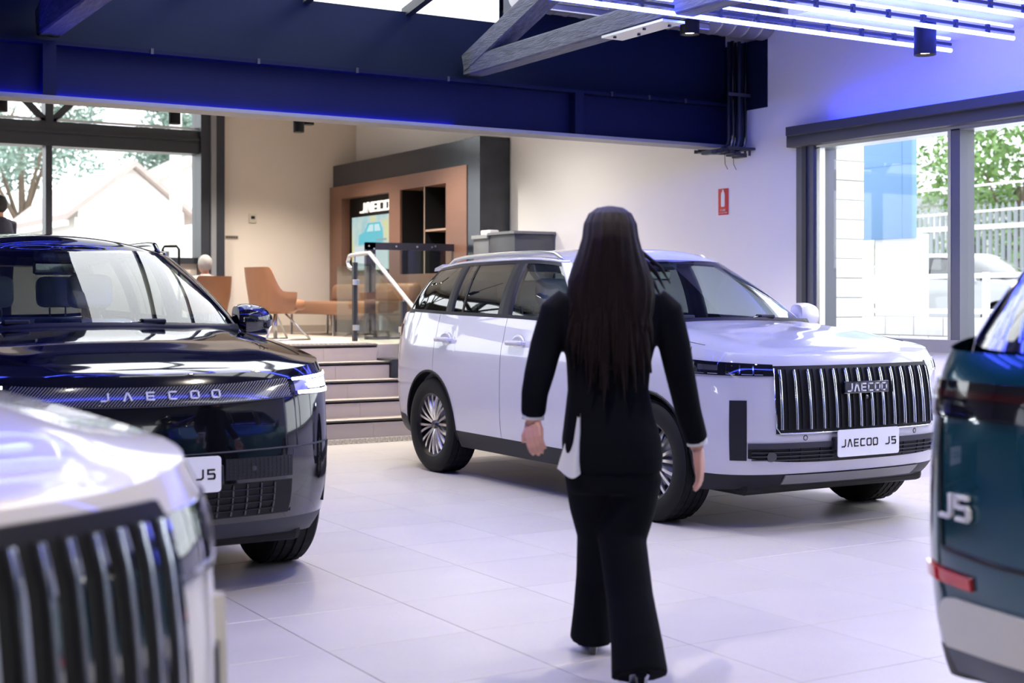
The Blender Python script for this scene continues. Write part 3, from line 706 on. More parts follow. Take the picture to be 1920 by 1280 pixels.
# greenhouse
GB = [(1.02, 0), (.99, .38), (.90, .66), (.74, None), (.30, None), (-.35, None), (-1.15, None), (-1.58, None), (-1.90, None), (-2.08, .62), (-2.15, .3), (-2.16, 0)]
GT = [(.32, 0, 1.548), (.30, .34, 1.545), (.235, .55, 1.536), (.10, .645, 1.524), (-.06, .672, 1.54), (-.35, .69, 1.553), (-1.15, .685, 1.548), (-1.48, .665, 1.530), (-1.68, .63, 1.515), (-1.80, .50, 1.51), (-1.86, .26, 1.515), (-1.87, 0, 1.515)]
def make_car(name, loc, rz, label, paint, front, roofmat=None, rear=False, group=None, interior=True, glassm=None, ztab=None, clad=None, detail=True):
    car = empty(name, loc, rz); tag(car, label, 'car', group)
    C = Car(ztab=ztab); gl = glassm or M_cglass; clad = clad or M_clad
    zc = lambda q: lin([(-2.28, .42), (-1.8, .40), (-1.7, .345), (1.7, .33), (1.9, .325), (2.165, .325)], C.plan(q)[0])
    body_lo = lambda q: max(C.zb(q), zc(q)); top = C.zt
    seams = [C.sx(x) for x in (1.70, .74, -.30, -1.28, -1.93)]
    gp = .0022
    C.panel('front_bumper', 0, seams[0] - gp, body_lo, top, paint, car, both=True)
    C.panel('front_fender', seams[0] + gp, seams[1] - gp, body_lo, top, paint, car)
    C.panel('front_door', seams[1] + gp, seams[2] - gp, body_lo, top, paint, car)
    C.panel('rear_door', seams[2] + gp, seams[3] - gp, body_lo, top, paint, car)
    C.panel('quarter_panel', seams[3] + gp, seams[4] - gp, body_lo, top, paint, car)
    C.panel('tailgate_skin', seams[4] + gp, C.L, body_lo, top, paint, car, both=True)
    C.panel('lower_cladding', 0, C.L, C.zb, lambda q: max(zc(q), C.zb(q)), clad, car, both=True, nz=5)
    # dark inner shell that shows in the panel gaps
    for sd in (1, -1):
        for q in seams[:-1]:
            a = C.zb(q) + .005; b = C.zt(q) - .004
            C.patch('panel_gap', q - .006, q + .006, a, b, -.005, M_black, car, sd, 1, 14, 0)
        for ax in (WB, -WB):   # wheel wells and arch lips
            pts = []
            for k in range(25):
                t = pi * k / 24; x = ax + C.arch * cos(t); z = .36 + C.arch * sin(t); pts.append((C.sx(x), z))
            zlow = .27
            pts = [(pts[0][0], zlow)] + pts + [(pts[-1][0], zlow)]
            def well(u, v, ax=ax, sd=sd):
                k = u * (len(pts) - 1); i = min(int(k), len(pts) - 2); f = k - i
                q = pts[i][0] + (pts[i + 1][0] - pts[i][0]) * f; z = pts[i][1] + (pts[i + 1][1] - pts[i][1]) * f
                p = C.surf(q, z, -.002, sd); return Vector((p.x, p.y - sd * v * .34, p.z))
            MB().grid(well, 52, 2).build('wheel_well', M_black, car, True)
            MB().tube([C.surf(q, z, .0, sd) for q, z in pts], .010, 6).build('arch_trim', M_black, car, True)
    mb = MB().rbox((-2.0, -.70, .20), (1.95, .70, .29), .03); mb.build('underbody', M_black, car)
    # hood
    def hoodpt(u, v, lift=0):
        q = C.sx(.80) * u; p = C.surf(q, C.zt(q), 0, 1); yr = max(p.y, 1e-4); k = (v * 2 - 1)
        y = yr * k; a = max(0, (2.08 - p.x) / 1.28); c_ = 1 - abs(k) ** 2.4
        x = p.x + .24 * a ** 1.5 * (1 - k * k)
        z = p.z + (.012 + .05 * min(1, a * 2.2) * (1 - .35 * a)) * c_ * min(1, yr / .5)
        # raised shoulders of the bonnet
        z += .012 * math.exp(-((abs(k) - .70) / .13) ** 2) * min(1, a * 3) * (yr > .4)
        return Vector((x, y, z + lift))
    MB().grid(hoodpt, 44, 36).build('hood', paint, car, True)
    if detail:
        MB().tube([hoodpt(.55 + .45 * k / 20, .045) + Vector((0, 0, .0005)) for k in range(21)], .0028, 4).build('hood_seam', M_black, car); MB().tube([hoodpt(.55 + .45 * k / 20, .955) + Vector((0, 0, .0005)) for k in range(21)], .0028, 4).build('hood_seam', M_black, car)
    # greenhouse rings
    def ringB(t):
        P = []
        for i, (x, y) in enumerate(GB):
            if y is None:
                p = C.surf(C.sx(x), C.zt(C.sx(x)), 0, 1); y = p.y - .010
            if i >= 9: z = smo(C.ztab, x) - .004
            elif i <= 2: z = 1.108 + .012 * (i == 0) + .008 * (i == 1)
            else: z = smo(C.ztab, x) - .002
            P.append((x, y, z))
        return Vector(crom(P, t))
    def ringT(t): return Vector(crom(GT, t))
    def G(t, v, sd=1, off=0):
        b = ringB(t); a = ringT(t); p = b.lerp(a, v)
        tt = ringB(min(t + .05, 11)) - ringB(max(t - .05, 0)); n = tt.cross(a - b)
        n = n.normalized() if n.length > 1e-9 else Vector((0, 1, 0))
        if n.x * (p.x + .6) + n.y * p.y < 0: n = -n
        p = p + n * (off + .022 * 4 * v * (1 - v)); 
        if t <= .001 or t >= 10.999: p.y = 0
        return Vector((p.x, sd * p.y, p.z))
    def gpiece(nm, t0, t1, v0, v1, m, sides=(1, -1), both=False, n=14, nv=6, off=0, thick=0, t0t=None, t1t=None):
        t0t = t0 if t0t is None else t0t; t1t = t1 if t1t is None else t1t
        def F(u, v, sd, o):
            vv = v0 + (v1 - v0) * v; return G(t0 + (t0t - t0) * vv + ((t1 + (t1t - t1) * vv) - (t0 + (t0t - t0) * vv)) * u, vv, sd, o)
        for sd in ((0,) if both else sides):
            mb = MB()
            for sg in ((1, -1) if both else (sd,)):
                mb.grid(lambda u, v: F(u, v, sg, off), n, nv)
                if thick:
                    for u in (0, 1): mb.grid(lambda v, w_: F(u, v, sg, off - thick * w_), nv, 1)
                    mb.grid(lambda u, v: F(u, v, sg, off - thick), n, nv)
            o = mb.build(nm, m, car)
            bm = bmesh.new(); bm.from_mesh(o.data); bmesh.ops.remove_doubles(bm, verts=bm.verts[:], dist=1e-4); bmesh.ops.recalc_face_normals(bm, faces=bm.faces[:])
            for q in bm.faces: q.smooth = True
            bm.to_mesh(o.data); bm.free()
    gpiece('windshield', 0, 2.72, .05, .95, gl, both=True, n=18)
    gpiece('windshield_frit', 0, 2.72, -.02, .05, M_gblack, both=True, nv=1); gpiece('windshield_frit', 0, 2.72, .95, 1, M_gblack, both=True, nv=1)
    gpiece('windshield_frit', 2.62, 2.74, .04, .96, M_gblack, off=.0015)
    gpiece('a_pillar', 2.72, 3.28, -.01, 1, paint, n=6, off=.004, thick=.03)
    gpiece('front_side_glass', 3.28, 4.88, .06, .93, gl)
    gpiece('b_pillar', 4.88, 5.14, 0, 1, M_clad, n=3, off=.003, thick=.03)
    gpiece('rear_side_glass', 5.14, 5.92, .06, .93, M_tint if glassm is None else gl)
    gpiece('window_divider', 5.72, 5.75, .05, .95, M_clad, n=1, off=.004)
    gpiece('c_pillar', 5.92, 6.12, 0, 1, M_clad, n=3, off=.003, thick=.03)
    gpiece('quarter_glass', 6.12, 7.75, .06, .93, M_tint)
    gpiece('d_pillar', 7.75, 8.55, 0, 1, M_gblack, n=6, off=.002, thick=.02)
    gpiece('rear_glass', 8.55, 11, .05, .95, M_tint, both=True)
    gpiece('window_trim', 3.2, 8.0, -.02, .06, M_clad, n=40, nv=1, off=.003); gpiece('window_trim', 3.2, 8.0, .93, 1, M_clad, n=40, nv=1, off=.003)
    gpiece('rear_frame', 8.5, 11, .95, 1, M_gblack, both=True, nv=1); gpiece('rear_frame', 8.5, 11, -.01, .05, M_gblack, both=True, nv=1)
    # roof
    rm = roofmat or paint
    def roofpt(u, v):
        p = ringT(u * 11); k = v * 2 - 1; yr = p.y; c_ = .095 * min(1, (yr / .62)) ** 1.2
        return Vector((p.x, yr * k, p.z + c_ * (1 - abs(k) ** 2.2)))
    MB().grid(roofpt, 66, 20).build('roof', rm, car, True)
    MB().tube([G(t / 10, 1, 1) + Vector((0, -.006, .004)) for t in range(28, 82)], .013, 6).build('roof_edge', paint, car, True); MB().tube([G(t / 10, 1, -1) + Vector((0, .006, .004)) for t in range(28, 82)], .013, 6).build('roof_edge', paint, car, True)
    # spoiler
    rings = []
    for k in range(13):
        y = -.60 + 1.2 * k / 12; e = 1 - (abs(y) / .60) ** 4 * .5
        rings.append([(-1.72, y, 1.565 - .02 * abs(y)), (-1.72 - .26 * e, y, 1.555 - .05 * abs(y)), (-1.72 - .28 * e, y, 1.53 - .05 * abs(y)), (-1.74, y, 1.505)])
    MB().loft(rings).build('spoiler', paint, car, auto=50)
    for sd in (1, -1):
        pts = []
        for k in range(25):
            t = 3.55 + 3.9 * k / 24; p = G(t, 1, sd); e = min(1, min(k, 24 - k) / 3)
            pts.append((p.x, p.y - sd * .045, p.z + .014 + .036 * e))
        MB().tube(pts, .015, 8).build('roof_rail', M_alu if paint is not M_black_car else M_gblack, car, True)
    wheels(car)
    # handles
    if detail:
        for sd in (1, -1):
            for x in (.02 - .12, -1.12):
                q = C.sx(x); z = .985; p = C.surf(q, z, 0, sd)
                M = Matrix.Translation(p)
                MB().lathe([(0, .004), (.05, .003), (.064, .0045), (.068, .002), (.07, -.004)], 24, 'y', M @ Matrix.Scale(sd, 4, (0, 1, 0)) @ Matrix.Diagonal((1.15, 1, .85, 1))).build('handle_bowl', paint, car, auto=60)
                h = MB(); h.rbox((-.10, -.012, -.017), (.10, .012, .017), .011, 3, M @ Matrix.Translation((0, sd * .036, .004))); ho = h.build('door_handle', paint, car, auto=60)
                for xx in (-.085, .085): MB().rbox((-.012, -.02, -.012), (.012, .02, .012), .004, 1, M @ Matrix.Translation((xx, sd * .016, .004))).build('handle_mount', paint, ho)
    # mirrors
    for sd in (1, -1):
        M = Matrix.Translation((.70, sd * .80, 1.135))
        rings = []
        for k in range(9):
            u = k / 8; y = sd * (.035 + .205 * u); sc = [.80, .95, 1, 1, .98, .93, .84, .66, .35][k]
            ring = []
            for j in range(14):
                a = 2 * pi * j / 14; ca, sa = cos(a), sin(a)
                xx = .075 * sc * math.copysign(abs(ca) ** .7, ca); zz = .082 * sc * math.copysign(abs(sa) ** .6, sa)
                ring.append(M @ Vector((xx - .02 * u, y, .045 + zz - .012 * u)))
            rings.append(ring)
        mo = MB().loft(rings).build('door_mirror', paint if paint is not M_white_car else paint, car, auto=60)
        MB().rbox((-.095, sd * .20 - .10, -.022), (-.07, sd * .20 + .0, .1), .01, 2, M @ Matrix.Translation((0, -.0 if sd > 0 else .1, 0))).build('mirror_glass', M_chrome, mo)
        MB().rbox((-.05, -.10, -.045), (.05, .10, -.015), .012, 2, M @ Matrix.Translation((0, sd * .10, 0))).build('mirror_base', M_gblack, mo)
    # wipers and cowl
    MB().tube([G(2.5 - 5 * k / 16, .015, 1, .018) if k <= 8 else G(-(2.5 - 5 * k / 16), .015, -1, .018) for k in range(17)], .03, 6).build('cowl', M_black, car, True)
    for sd, y0 in ((1, .1), (-1, -.55)):
        def wp(y, v, o): 
            t = 0
            best = min(range(0, 27), key=lambda k: abs(G(k / 10, v, 1).y - abs(y))); return G(best / 10, v, 1 if y >= 0 else -1, o)
        wo = MB().tube([wp(y0 - .12 + .62 * k / 8, .045, .022) for k in range(9)], .010, 6).build('wiper_blade', M_black, car, True)
        MB().tube([wp(y0 + .2, .05, .035), wp(y0 + .02, .02, .036), wp(y0 - .28, -.02, .03)], .009, 6).build('wiper_arm', M_gblack, wo, True)
        MB().rbox((-.03, -.06, -.012), (.03, .06, .012), .006, 1, Matrix.Translation(wp(y0 + .2, .05, .036))).build('wiper_clip', M_clad, wo)
    # interior
    if interior:
        MB().rbox((.35, -.70, .62), (.95, .70, 1.06), .05, 3).build('dashboard', M_dash, car, auto=40)
        MB().rbox((-2.0, -.72, .30), (.9, .72, .42), .02).build('cabin_floor', M_dash, car)
        for sd in (1, -1): MB().rbox((-1.9, sd * .80 - .03, .45), (.75, sd * .80 + .03, 1.06), .02).build('door_lining', mat('blue_grey_lining', (.16, .18, .24), .6), car)
        def seat(x, y, wd):
            so = MB().rbox((x - .25, y - wd / 2, .48), (x + .28, y + wd / 2, .66), .06, 3).build('seat', M_seat, car, auto=50)
            MB().rbox((-.09, -wd / 2, 0), (.09, wd / 2, .56), .07, 3, Matrix.Translation((x - .26, y, .62)) @ Matrix.Rotation(radians(-14), 4, 'Y')).build('seat_back', M_seat, so, auto=50)
            for yy in ((y,) if wd < .7 else (y - .40, y, y + .40)):
                MB().rbox((-.06, -.13, 0), (.06, .13, .20), .05, 3, Matrix.Translation((x - .43, yy, 1.23)) @ Matrix.Rotation(radians(-10), 4, 'Y')).build('headrest', M_seat, so, auto=50)
                for e in (-.05, .05): MB().tube([(x - .40, yy + e, 1.12), (x - .43, yy + e, 1.26)], .006, 6).build('headrest_post', M_chrome, so)
        seat(-.05, .37, .5); seat(-.05, -.37, .5); seat(-1.02, 0, 1.24)
        so = MB().lathe([(.175 + .014 * cos(2 * pi * k / 8), .014 * sin(2 * pi * k / 8)) for k in range(9)], 28, 'x', Matrix.Translation((.22, -.37, 1.0)) @ Matrix.Rotation(radians(22), 4, 'Y')).build('steering_wheel', M_dash, car, True)
        MB().rbox((-.02, -.06, -.05), (.02, .06, .05), .015, 2, Matrix.Translation((.22, -.37, 1.0)) @ Matrix.Rotation(radians(22), 4, 'Y')).build('wheel_hub', M_dash, so); MB().tube([(.22, -.54, 1.0), (.22, -.2, 1.0)], .012, 6).build('wheel_spoke', M_dash, so)
        MB().rbox((.22, -.11, 1.41), (.25, .11, 1.48), .012, 2).build('rear_view_mirror', M_gblack, car); MB().rbox((.18, -.10, 1.48), (.34, .10, 1.54), .02, 2).build('sensor_housing', M_dash, car)
        MB().rbox((.30, -.12, 1.0), (.34, .12, 1.18), .01).build('centre_screen', M_gblack, car)
    front(C, car, G)
    return car, C

def surf_M(C, q, z, off, side=1):
    """x along the face to the viewer's right, y up, z outwards"""
    n = C.normal(q, z, side); up = (Vector((0, 0, 1)) - n * n.z).normalized(); r = up.cross(n).normalized(); p = C.surf(q, z, off, side)
    return Matrix(((r.x, up.x, n.x, p.x), (r.y, up.y, n.y, p.y), (r.z, up.z, n.z, p.z), (0, 0, 0, 1)))
def number_plate(C, car, z, txt='JAECOO J5', h=.15, wd=.47, q=0, side=1, off=.035):
    M = surf_M(C, q, z, off, side)
    M = Matrix.Translation(M.to_translation()) @ Matrix(((0, 0, 1, 0), (1, 0, 0, 0), (0, 1, 0, 0), (0, 0, 0, 1)))
    mb = MB(); bm = []
    r = .016; poly = []
    for cx, cy, a0 in ((wd / 2 - r, h / 2 - r, 0), (-wd / 2 + r, h / 2 - r, 90), (-wd / 2 + r, -h / 2 + r, 180), (wd / 2 - r, -h / 2 + r, 270)):
        for k in range(5): a = radians(a0 + 22.5 * k); poly.append((cx + r * cos(a), cy + r * sin(a)))
    o = mb.prism(poly, -.006, 0, M).build('number_plate', M_plate, car)
    word(txt, .044, 1.0, .048, .0015, M, M_ink, o)
    MB().rbox((-.25, -.035, -.04), (.25, .035, -.006), .006, 1, M).build('plate_holder', M_clad, car)
def badge(C, car, z, wd=.34, h=.068, off=.034):
    M = Matrix.Translation(C.surf(0, z, off)) @ Matrix(((0, 0, 1, 0), (1, 0, 0, 0), (0, 1, 0, 0), (0, 0, 0, 1)))
    o = MB().rbox((-wd / 2, -h / 2, -.02), (wd / 2, h / 2, 0), .005, 2, M).build('brand_badge', M_gblack, car)
    word('JAECOO', .046, 1.05, .052, .004, M, M_silver, o)
    MB().lathe([(0, .012), (.012, .01), (.014, 0)], 12, 'z', M @ Matrix.Translation((0, -.055, -.01))).build('camera_lens', M_gblack, car)
def headlamp(C, car, q0, q1, zlo, zhi, lit=False, off=.006):
    for sd in (1, -1):
        o = C.patch('headlamp', q0, q1, zlo, zhi, off, M_lens, car, sd, 16, 5, .03)
        f = lambda fn, u0, u1: (lambda u: fn(u0 + (u1 - u0) * u))
        lo = zlo if callable(zlo) else (lambda u: zlo); hi = zhi if callable(zhi) else (lambda u: zhi)
        def sub(nm, u0, u1, v0, v1, m, o2):
            C.patch(nm, q0 + (q1 - q0) * u0, q0 + (q1 - q0) * u1, lambda u: lo(u0 + (u1 - u0) * u) * (1 - v0) + hi(u0 + (u1 - u0) * u) * v0, lambda u: lo(u0 + (u1 - u0) * u) * (1 - v1) + hi(u0 + (u1 - u0) * u) * v1, off + o2, m, o, sd, 6, 3, .004)
        if lit:
            sub('light_strip', .06, .97, .82, .94, M_drl, .003); sub('light_strip', .10, .97, .06, .22, M_drl, .003); sub('reflector_cell', .28, .70, .34, .74, M_drl, .003)
            sub('lamp_housing', .06, .26, .22, .82, M_chrome, .002); sub('lamp_housing', .72, .95, .30, .76, M_chrome, .002)
        else:
            sub('lamp_housing', .74, .94, .25, .85, M_chrome, .002); sub('light_strip', .80, .90, .40, .80, M_drl, .004)
            sub('reflector_cell', .50, .70, .35, .75, mat('lamp_grey', (.2, .21, .23), .2, metal=.8), .002); sub('light_strip', .1, .97, .08, .14, M_alu, .002)
            for u in (.18, .30, .42): sub('lamp_rib', u, u + .012, .15, .85, M_chrome, .002)
def front_white(C, car, G):
    q = C.sy(.585); z0, z1 = .562, .905
    C.patch('grille_surround', -q - .012, q + .012, z0 - .012, lambda u: z1 + .012, .006, M_black, car, 1, 48, 20, .02)
    C.line('grille_trim', [(q + .01, z0 + .02), (q - .01, z0 - .008)] + [((q - .01) * (1 - k / 10), z0 - .01) for k in range(21)] + [(-q - .01, z0 + .02), (-q - .012, z1)], .005, M_chrome, car, 1, .008)
    n = 14
    for k in range(n):
        s_ = -q + .015 + (2 * q - .03) * k / (n - 1)
        C.vbar('grille_bar', s_, z0 + .012, z1 - .006, .014, .028, .024, M_chrome, car)
        if k < n - 1: C.vbar('grille_blade', s_ + (2 * q - .03) / (n - 1) / 2, z0 + .012, z1 - .006, .006, .014, .012, M_clad, car, nz=8)
    badge(C, car, .792); number_plate(C, car, .487)
    qa, qb = C.sy(.60), C.sx(1.58)
    headlamp(C, car, qa, qb, lambda u: .862 + .012 * u, lambda u: .925 + .03 * u)
    # lower intake with slats, corner scoops, fog lamps
    q2 = C.sy(.735)
    it = C.patch('lower_intake', -q2, q2, lambda u: .388 + .03 * abs(2 * u - 1) ** 4, .492, .004, M_black, car, 1, 40, 4, .02)
    C.patch('intake_lip', -q2, q2, .470, .500, .014, M_clad2, it, 1, 40, 2, .02)
    for sd in (1, -1):
        for z in (.405, .425, .447): C.patch('intake_slat', .23, q2 - .02, z, z + .006, .013, M_clad2, it, sd, 14, 1, .01)
        for s_ in (.32, .45, .52): C.vbar('intake_rib', s_, .395, .47, .008, .010, .008, M_clad, it, sd, 4)
        MB().lathe([(0, .01), (.028, .008), (.034, -.005)], 14, 'z', surf_M(C, C.sy(.62), .428, .004, sd)).build('fog_lamp', M_lens, car, auto=50)
        qs_ = C.sx(2.0); C.patch('corner_scoop', qs_ - .04, qs_ + .055, .405, .732, .003, M_clad, car, sd, 6, 8, .02)
        MB().lathe([(.011, .0015), (.013, .002), (.015, 0)], 16, 'z', surf_M(C, C.sy(.42), .525, .001, sd)).build('parking_sensor', M_clad, car)
        MB().rbox((-.06, -.04, -.01), (.06, .04, .02), .01, 2, Matrix.Translation((1.80, sd * .62, .21))).build('air_deflector', M_black, car)
    C.patch('skid_plate', -.52, .52, .262, .318, .012, mat('skid_grey', (.22, .22, .23), .4), car, 1, 24, 3, .03)
    # tail lamp seen on the rear corner
    for sd in (1, -1): C.patch('tail_lamp', C.sx(-1.98), C.L - .0 if False else C.sx(-2.2), 1.0, 1.09, .006, M_lens, car, sd, 8, 3, .02)
def front_black(C, car, G):
    q = C.sy(.60); z0 = lambda u: .842 + .02 * abs(2 * u - 1) ** 2; z1 = lambda u: .918 + .018 * abs(2 * u - 1) ** 2
    m = mat('striped_grille', (.02, .02, .025), .15, coat=1); n = m.node_tree.nodes; l = m.node_tree.links
    tc = n.new('ShaderNodeTexCoord'); mp = n.new('ShaderNodeMapping'); mp.inputs['Rotation'].default_value = (radians(45), 0, 0); l.new(tc.outputs['Object'], mp.inputs[0])
    wv = n.new('ShaderNodeTexWave'); wv.bands_direction = 'Y'; wv.inputs['Scale'].default_value = 34; l.new(mp.outputs[0], wv.inputs[0])
    cr = n.new('ShaderNodeValToRGB'); cr.color_ramp.elements[0].position = .72; cr.color_ramp.elements[0].color = (.004, .004, .005, 1); cr.color_ramp.elements[1].position = .86; cr.color_ramp.elements[1].color = (.30, .30, .32, 1)
    l.new(wv.outputs[0], cr.inputs[0]); l.new(cr.outputs[0], n['Principled BSDF'].inputs['Base Color'])
    g_ = C.patch('grille_strip', -q, q, z0, z1, .006, m, car, 1, 40, 5, .02)
    C.line('grille_edge', [(-q + 2 * q * k / 30, z0(k / 30) - .004) for k in range(31)], .003, M_clad2, car, 1, .008)
    for k, ch in enumerate('JAECOO'):
        y = -.232 + k * .0932
        q_ = C.sy(abs(y)) * (1 if y >= 0 else -1); M = surf_M(C, abs(q_), .882, .010, 1 if q_ >= 0 else -1)
        letter_obj(ch, .036, 1.25, .006, M @ Matrix.Translation((-.018, -.018, 0)), M_silver, g_)
    headlamp(C, car, C.sy(.605), C.sx(1.80), lambda u: .862 - .004 * u, lambda u: .938 + .022 * u, True)
    number_plate(C, car, .553)
    for sd in (1, -1):
        # seams of the bumper panels
        C.line('bumper_seam', [(C.sy(.56), .86), (C.sy(.56), .64)], .0035, M_clad2, car, sd); C.line('bumper_seam', [(C.sy(.62), .86), (C.sy(.62), .64)], .0035, M_clad2, car, sd)
        C.line('bumper_seam', [(C.sx(1.93) * k / 20, .632 + .012 * k / 20) for k in range(21)], .004, M_clad2, car, sd)
        C.line('bumper_seam', [(C.sx(1.93), .644), (C.sx(1.95), .37)], .006, M_black, car, sd, .002)
        C.line('bumper_seam', [(C.sy(.60), .63), (C.sy(.60), .355)], .0035, M_clad2, car, sd)
        mp_ = C.patch('dotted_panel', .27, C.sy(.59), .515, .605, .003, M_clad, car, sd, 8, 3, .01)
        mb = MB()
        for i in range(15):
            for j in range(6):
                p = surf_M(C, .29 + (C.sy(.58) - .29) * i / 14.5, .523 + .0145 * j, .003, sd); mb.lathe([(.0045, .0), (.0045, .002), (0, .002)], 6, 'z', p)
        so = mb.build('perforation', M_ink, mp_); so['kind'] = 'stuff'
        lg = C.patch('lower_grille', .0, C.sy(.59), .352, .50, .002, M_black, car, sd, 8, 3, .01)
        for i in range(8): C.vbar('grille_rib', .04 + .066 * i, .36, .495, .012, .008, .006, M_gblack, lg, sd, 3)
        for z in (.38, .41, .44, .47): C.patch('grille_slat', .03, C.sy(.50), z, z + .004, .009, M_clad, lg, sd, 10, 1, .008)
        mi = MB().lathe([(0, .003), (.012, .002)], 8, 'z', surf_M(C, .40, .56, .003, sd)).build('radar_mark', M_clad2, car)
def front_cream(C, car, G):
    q = C.sy(.62); z0, z1 = .40, .925
    C.patch('grille_surround', -q - .015, q + .015, z0 - .02, z1 + .02, .010, M_black, car, 1, 56, 30, .04)
    n = 24
    for k in range(n):
        s_ = -q + .02 + (2 * q - .04) * k / (n - 1)
        C.vbar('grille_bar', s_, z0 + .012, z1 - .004, .012, .036, .03, M_chrome, car, 1, 20)
    headlamp(C, car, C.sy(.645), C.sx(1.72), lambda u: .80 + .03 * u, lambda u: .92 + .02 * u)
    for sd in (1, -1):
        qs_ = C.sx(1.99); C.patch('corner_scoop', qs_ - .015, qs_ + .045, .46, .66, .004, M_clad, car, sd, 6, 8, .02)
        C.patch('corner_fin', qs_ + .05, qs_ + .085, .36, .74, .018, M_cream_car, car, sd, 4, 10, .03)
    C.patch('lower_intake', -.6, .6, .33, .385, .004, M_black, car, 1, 30, 3, .02)
def rear_teal(C, car, G):
    L = C.L
    q = lambda y: L - (L - C.sy_rear(y))   # arc position at half width y
    def wide(nm, y, z0, z1, off, m, par=car, n=40, th=.02):
        for sd in (1, -1): o = C.patch(nm, C.sy_rear(y), L, z0, z1, off, m, par, sd, n // 2, 4, th)
        return o
    for sd in (1, -1):
        tl = C.patch('tail_lamp', C.sx(-1.96), L, lambda u: .995, lambda u: 1.085, .010, M_lens, car, sd, 24, 4, .03)
        C.patch('lamp_strip', C.sx(-2.0), L, 1.045, 1.062, .013, mat('dark_red_lamp', (.03, .003, .006), .12, coat=1), tl, sd, 20, 1, .004)
        for k in range(3): C.patch('lamp_cell', C.sx(-2.08) + .09 * k, C.sx(-2.08) + .05 + .09 * k, 1.005, 1.035, .013, M_chrome, tl, sd, 3, 1, .004)
        C.patch('rear_reflector', C.sy_rear(.80), C.sy_rear(.58), lambda u: .590 - .004 * u, lambda u: .622 - .004 * u, .010, M_reflr, car, sd, 10, 3, .02)
        C.line('tailgate_seam', [(C.sy_rear(.70), .99 - .31 * k / 10) for k in range(11)], .005, M_black, car, sd, .001)
        C.line('tailgate_seam', [(C.sy_rear(.70) + (L - C.sy_rear(.70)) * k / 16, .675 - .012 * min(1, k / 5)) for k in range(17)], .006, M_black, car, sd, .001)
        C.patch('bumper_skid', C.sy_rear(.74), L, lambda u: .44 - .02 * (1 - u), lambda u: .555 - .05 * max(0, 1 - u * 9) ** 2, .016, mat('pale_skid', (.62, .64, .60), .45), car, sd, 26, 4, .03)
        C.patch('bumper_lower', C.sy_rear(.75), L, .355, lambda u: .44 - .02 * (1 - u), .010, mat('blue_grey_lower', (.05, .07, .11), .4), car, sd, 20, 4, .03)
        C.line('bumper_seam', [(C.sx(-2.05), 1.0 - .06 * k) for k in range(9)], .004, M_black, car, sd, .001)
    # model badge on the left of the tailgate
    M = surf_M(C, C.sy_rear(.63), .782, .004, 1)
    word('J5', .062, 1.15, .066, .010, M, M_silver, car, 'badge_letter')
    M = surf_M(C, L - .001, .92, .004, 1)
    word('JAECOO', .045, 1.2, .075, .008, M, M_chrome, car, 'badge_letter')
    MB().rbox((-.28, -.07, -.01), (.28, .07, .004), .01, 1, surf_M(C, L - .001, .80, .0, 1)).build('plate_recess', M_black, car)
white, CW = make_car('white_suv', (5.70, 7.815, 0), radians(-90), 'white suv with chrome vertical bar grille parked behind the walking woman', M_white_car, front_white)
black, CB = make_car('black_suv', (1.71, 7.795, 0), radians(-90), 'glossy black suv with lit headlamps and thin striped grille strip', M_black_car, front_black, clad=M_clad2)
cream, CC = make_car('cream_suv', (0, 0, 0), radians(-70), 'cream white suv with wide black grille of upright chrome bars', M_cream_car, front_cream, interior=False, detail=False)
teal, CT = make_car('teal_suv', (4.83, 1.69, 0), 0, 'dark teal suv seen from behind with red bumper reflector', M_teal_car, rear_teal, interior=False, glassm=M_tint, detail=False)
# cream car: put its front right corner where it stands
def place(car, local, world):
    a = car.rotation_euler.z; x, y = local; car.location = (world[0] - (x * cos(a) - y * sin(a)), world[1] - (x * sin(a) + y * cos(a)), 0)
place(cream, (2.02, .74), (.80, 2.36))

# ------------------------------------------------------------------ lounge furniture
def lounge_chair(loc, rz, label):
    t = empty('lounge_chair', loc, rz); tag(t, label, 'chair', 'tan lounge chairs')
    def H(a):
        a = abs(a); return .82 - .27 * (lambda u: u * u * (3 - 2 * u))(min(max((a - .80) / .62, 0), 1)) - .03 * max(0, a - 1.4)
    A = 1.72
    def P(u, v, off):
        a = -A + 2 * A * u; z = .33 + (H(a) - .33) * v
        rx = (.27 + .07 * v + off) ; ry = (.28 + .05 * min(1, v * 1.6) + off)
        ca, sa = cos(a), sin(a)
        return Vector((.02 - rx * math.copysign(abs(ca) ** .72, ca) * (1.0 if ca > 0 else .85), ry * math.copysign(abs(sa) ** .72, sa), z))
    mb = MB(); mb.grid(lambda u, v: P(u, v, 0), 40, 10); mb.grid(lambda u, v: P(u, v, -.05), 40, 10)
    mb.grid(lambda u, w_: P(u, 1, -.05 * w_), 40, 1); mb.grid(lambda v, w_: P(0, v, -.05 * w_), 10, 1); mb.grid(lambda v, w_: P(1, v, -.05 * w_), 10, 1)
    mb.build('shell', M_tan, t, auto=50)
    MB().rbox((-.20, -.225, .34), (.28, .225, .46), .05, 3).build('seat', M_tan, t, auto=50)
    MB().lathe([(0, .30), (.2, .30), (.26, .345), (0, .345)], 24).build('seat_base', M_tan, t, auto=50)
    for sd in (1, -1):
        for x0, x1 in ((.05, .30), (-.05, -.26)):
            MB().tube([(x0, sd * .10, .32), (x1, sd * .26, .012)], .012, 8).build('leg', M_alu, t, True)
        MB().tube([(.30, sd * .26, .012), (-.26, sd * .26, .012)], .010, 8).build('runner', M_alu, t, True)
    MB().tube([(0, 0, .32), (0, 0, .02)], .022, 10).build('column', M_alu, t, True)
    return t
lounge_chair((5.777, 14.80, PH), radians(8), 'empty tan leather lounge chair with chrome legs on the platform')
lounge_chair((5.73, 17.08, PH), radians(105), 'tan leather lounge chair with a person sitting in it').scale = (.92, .92, .92)
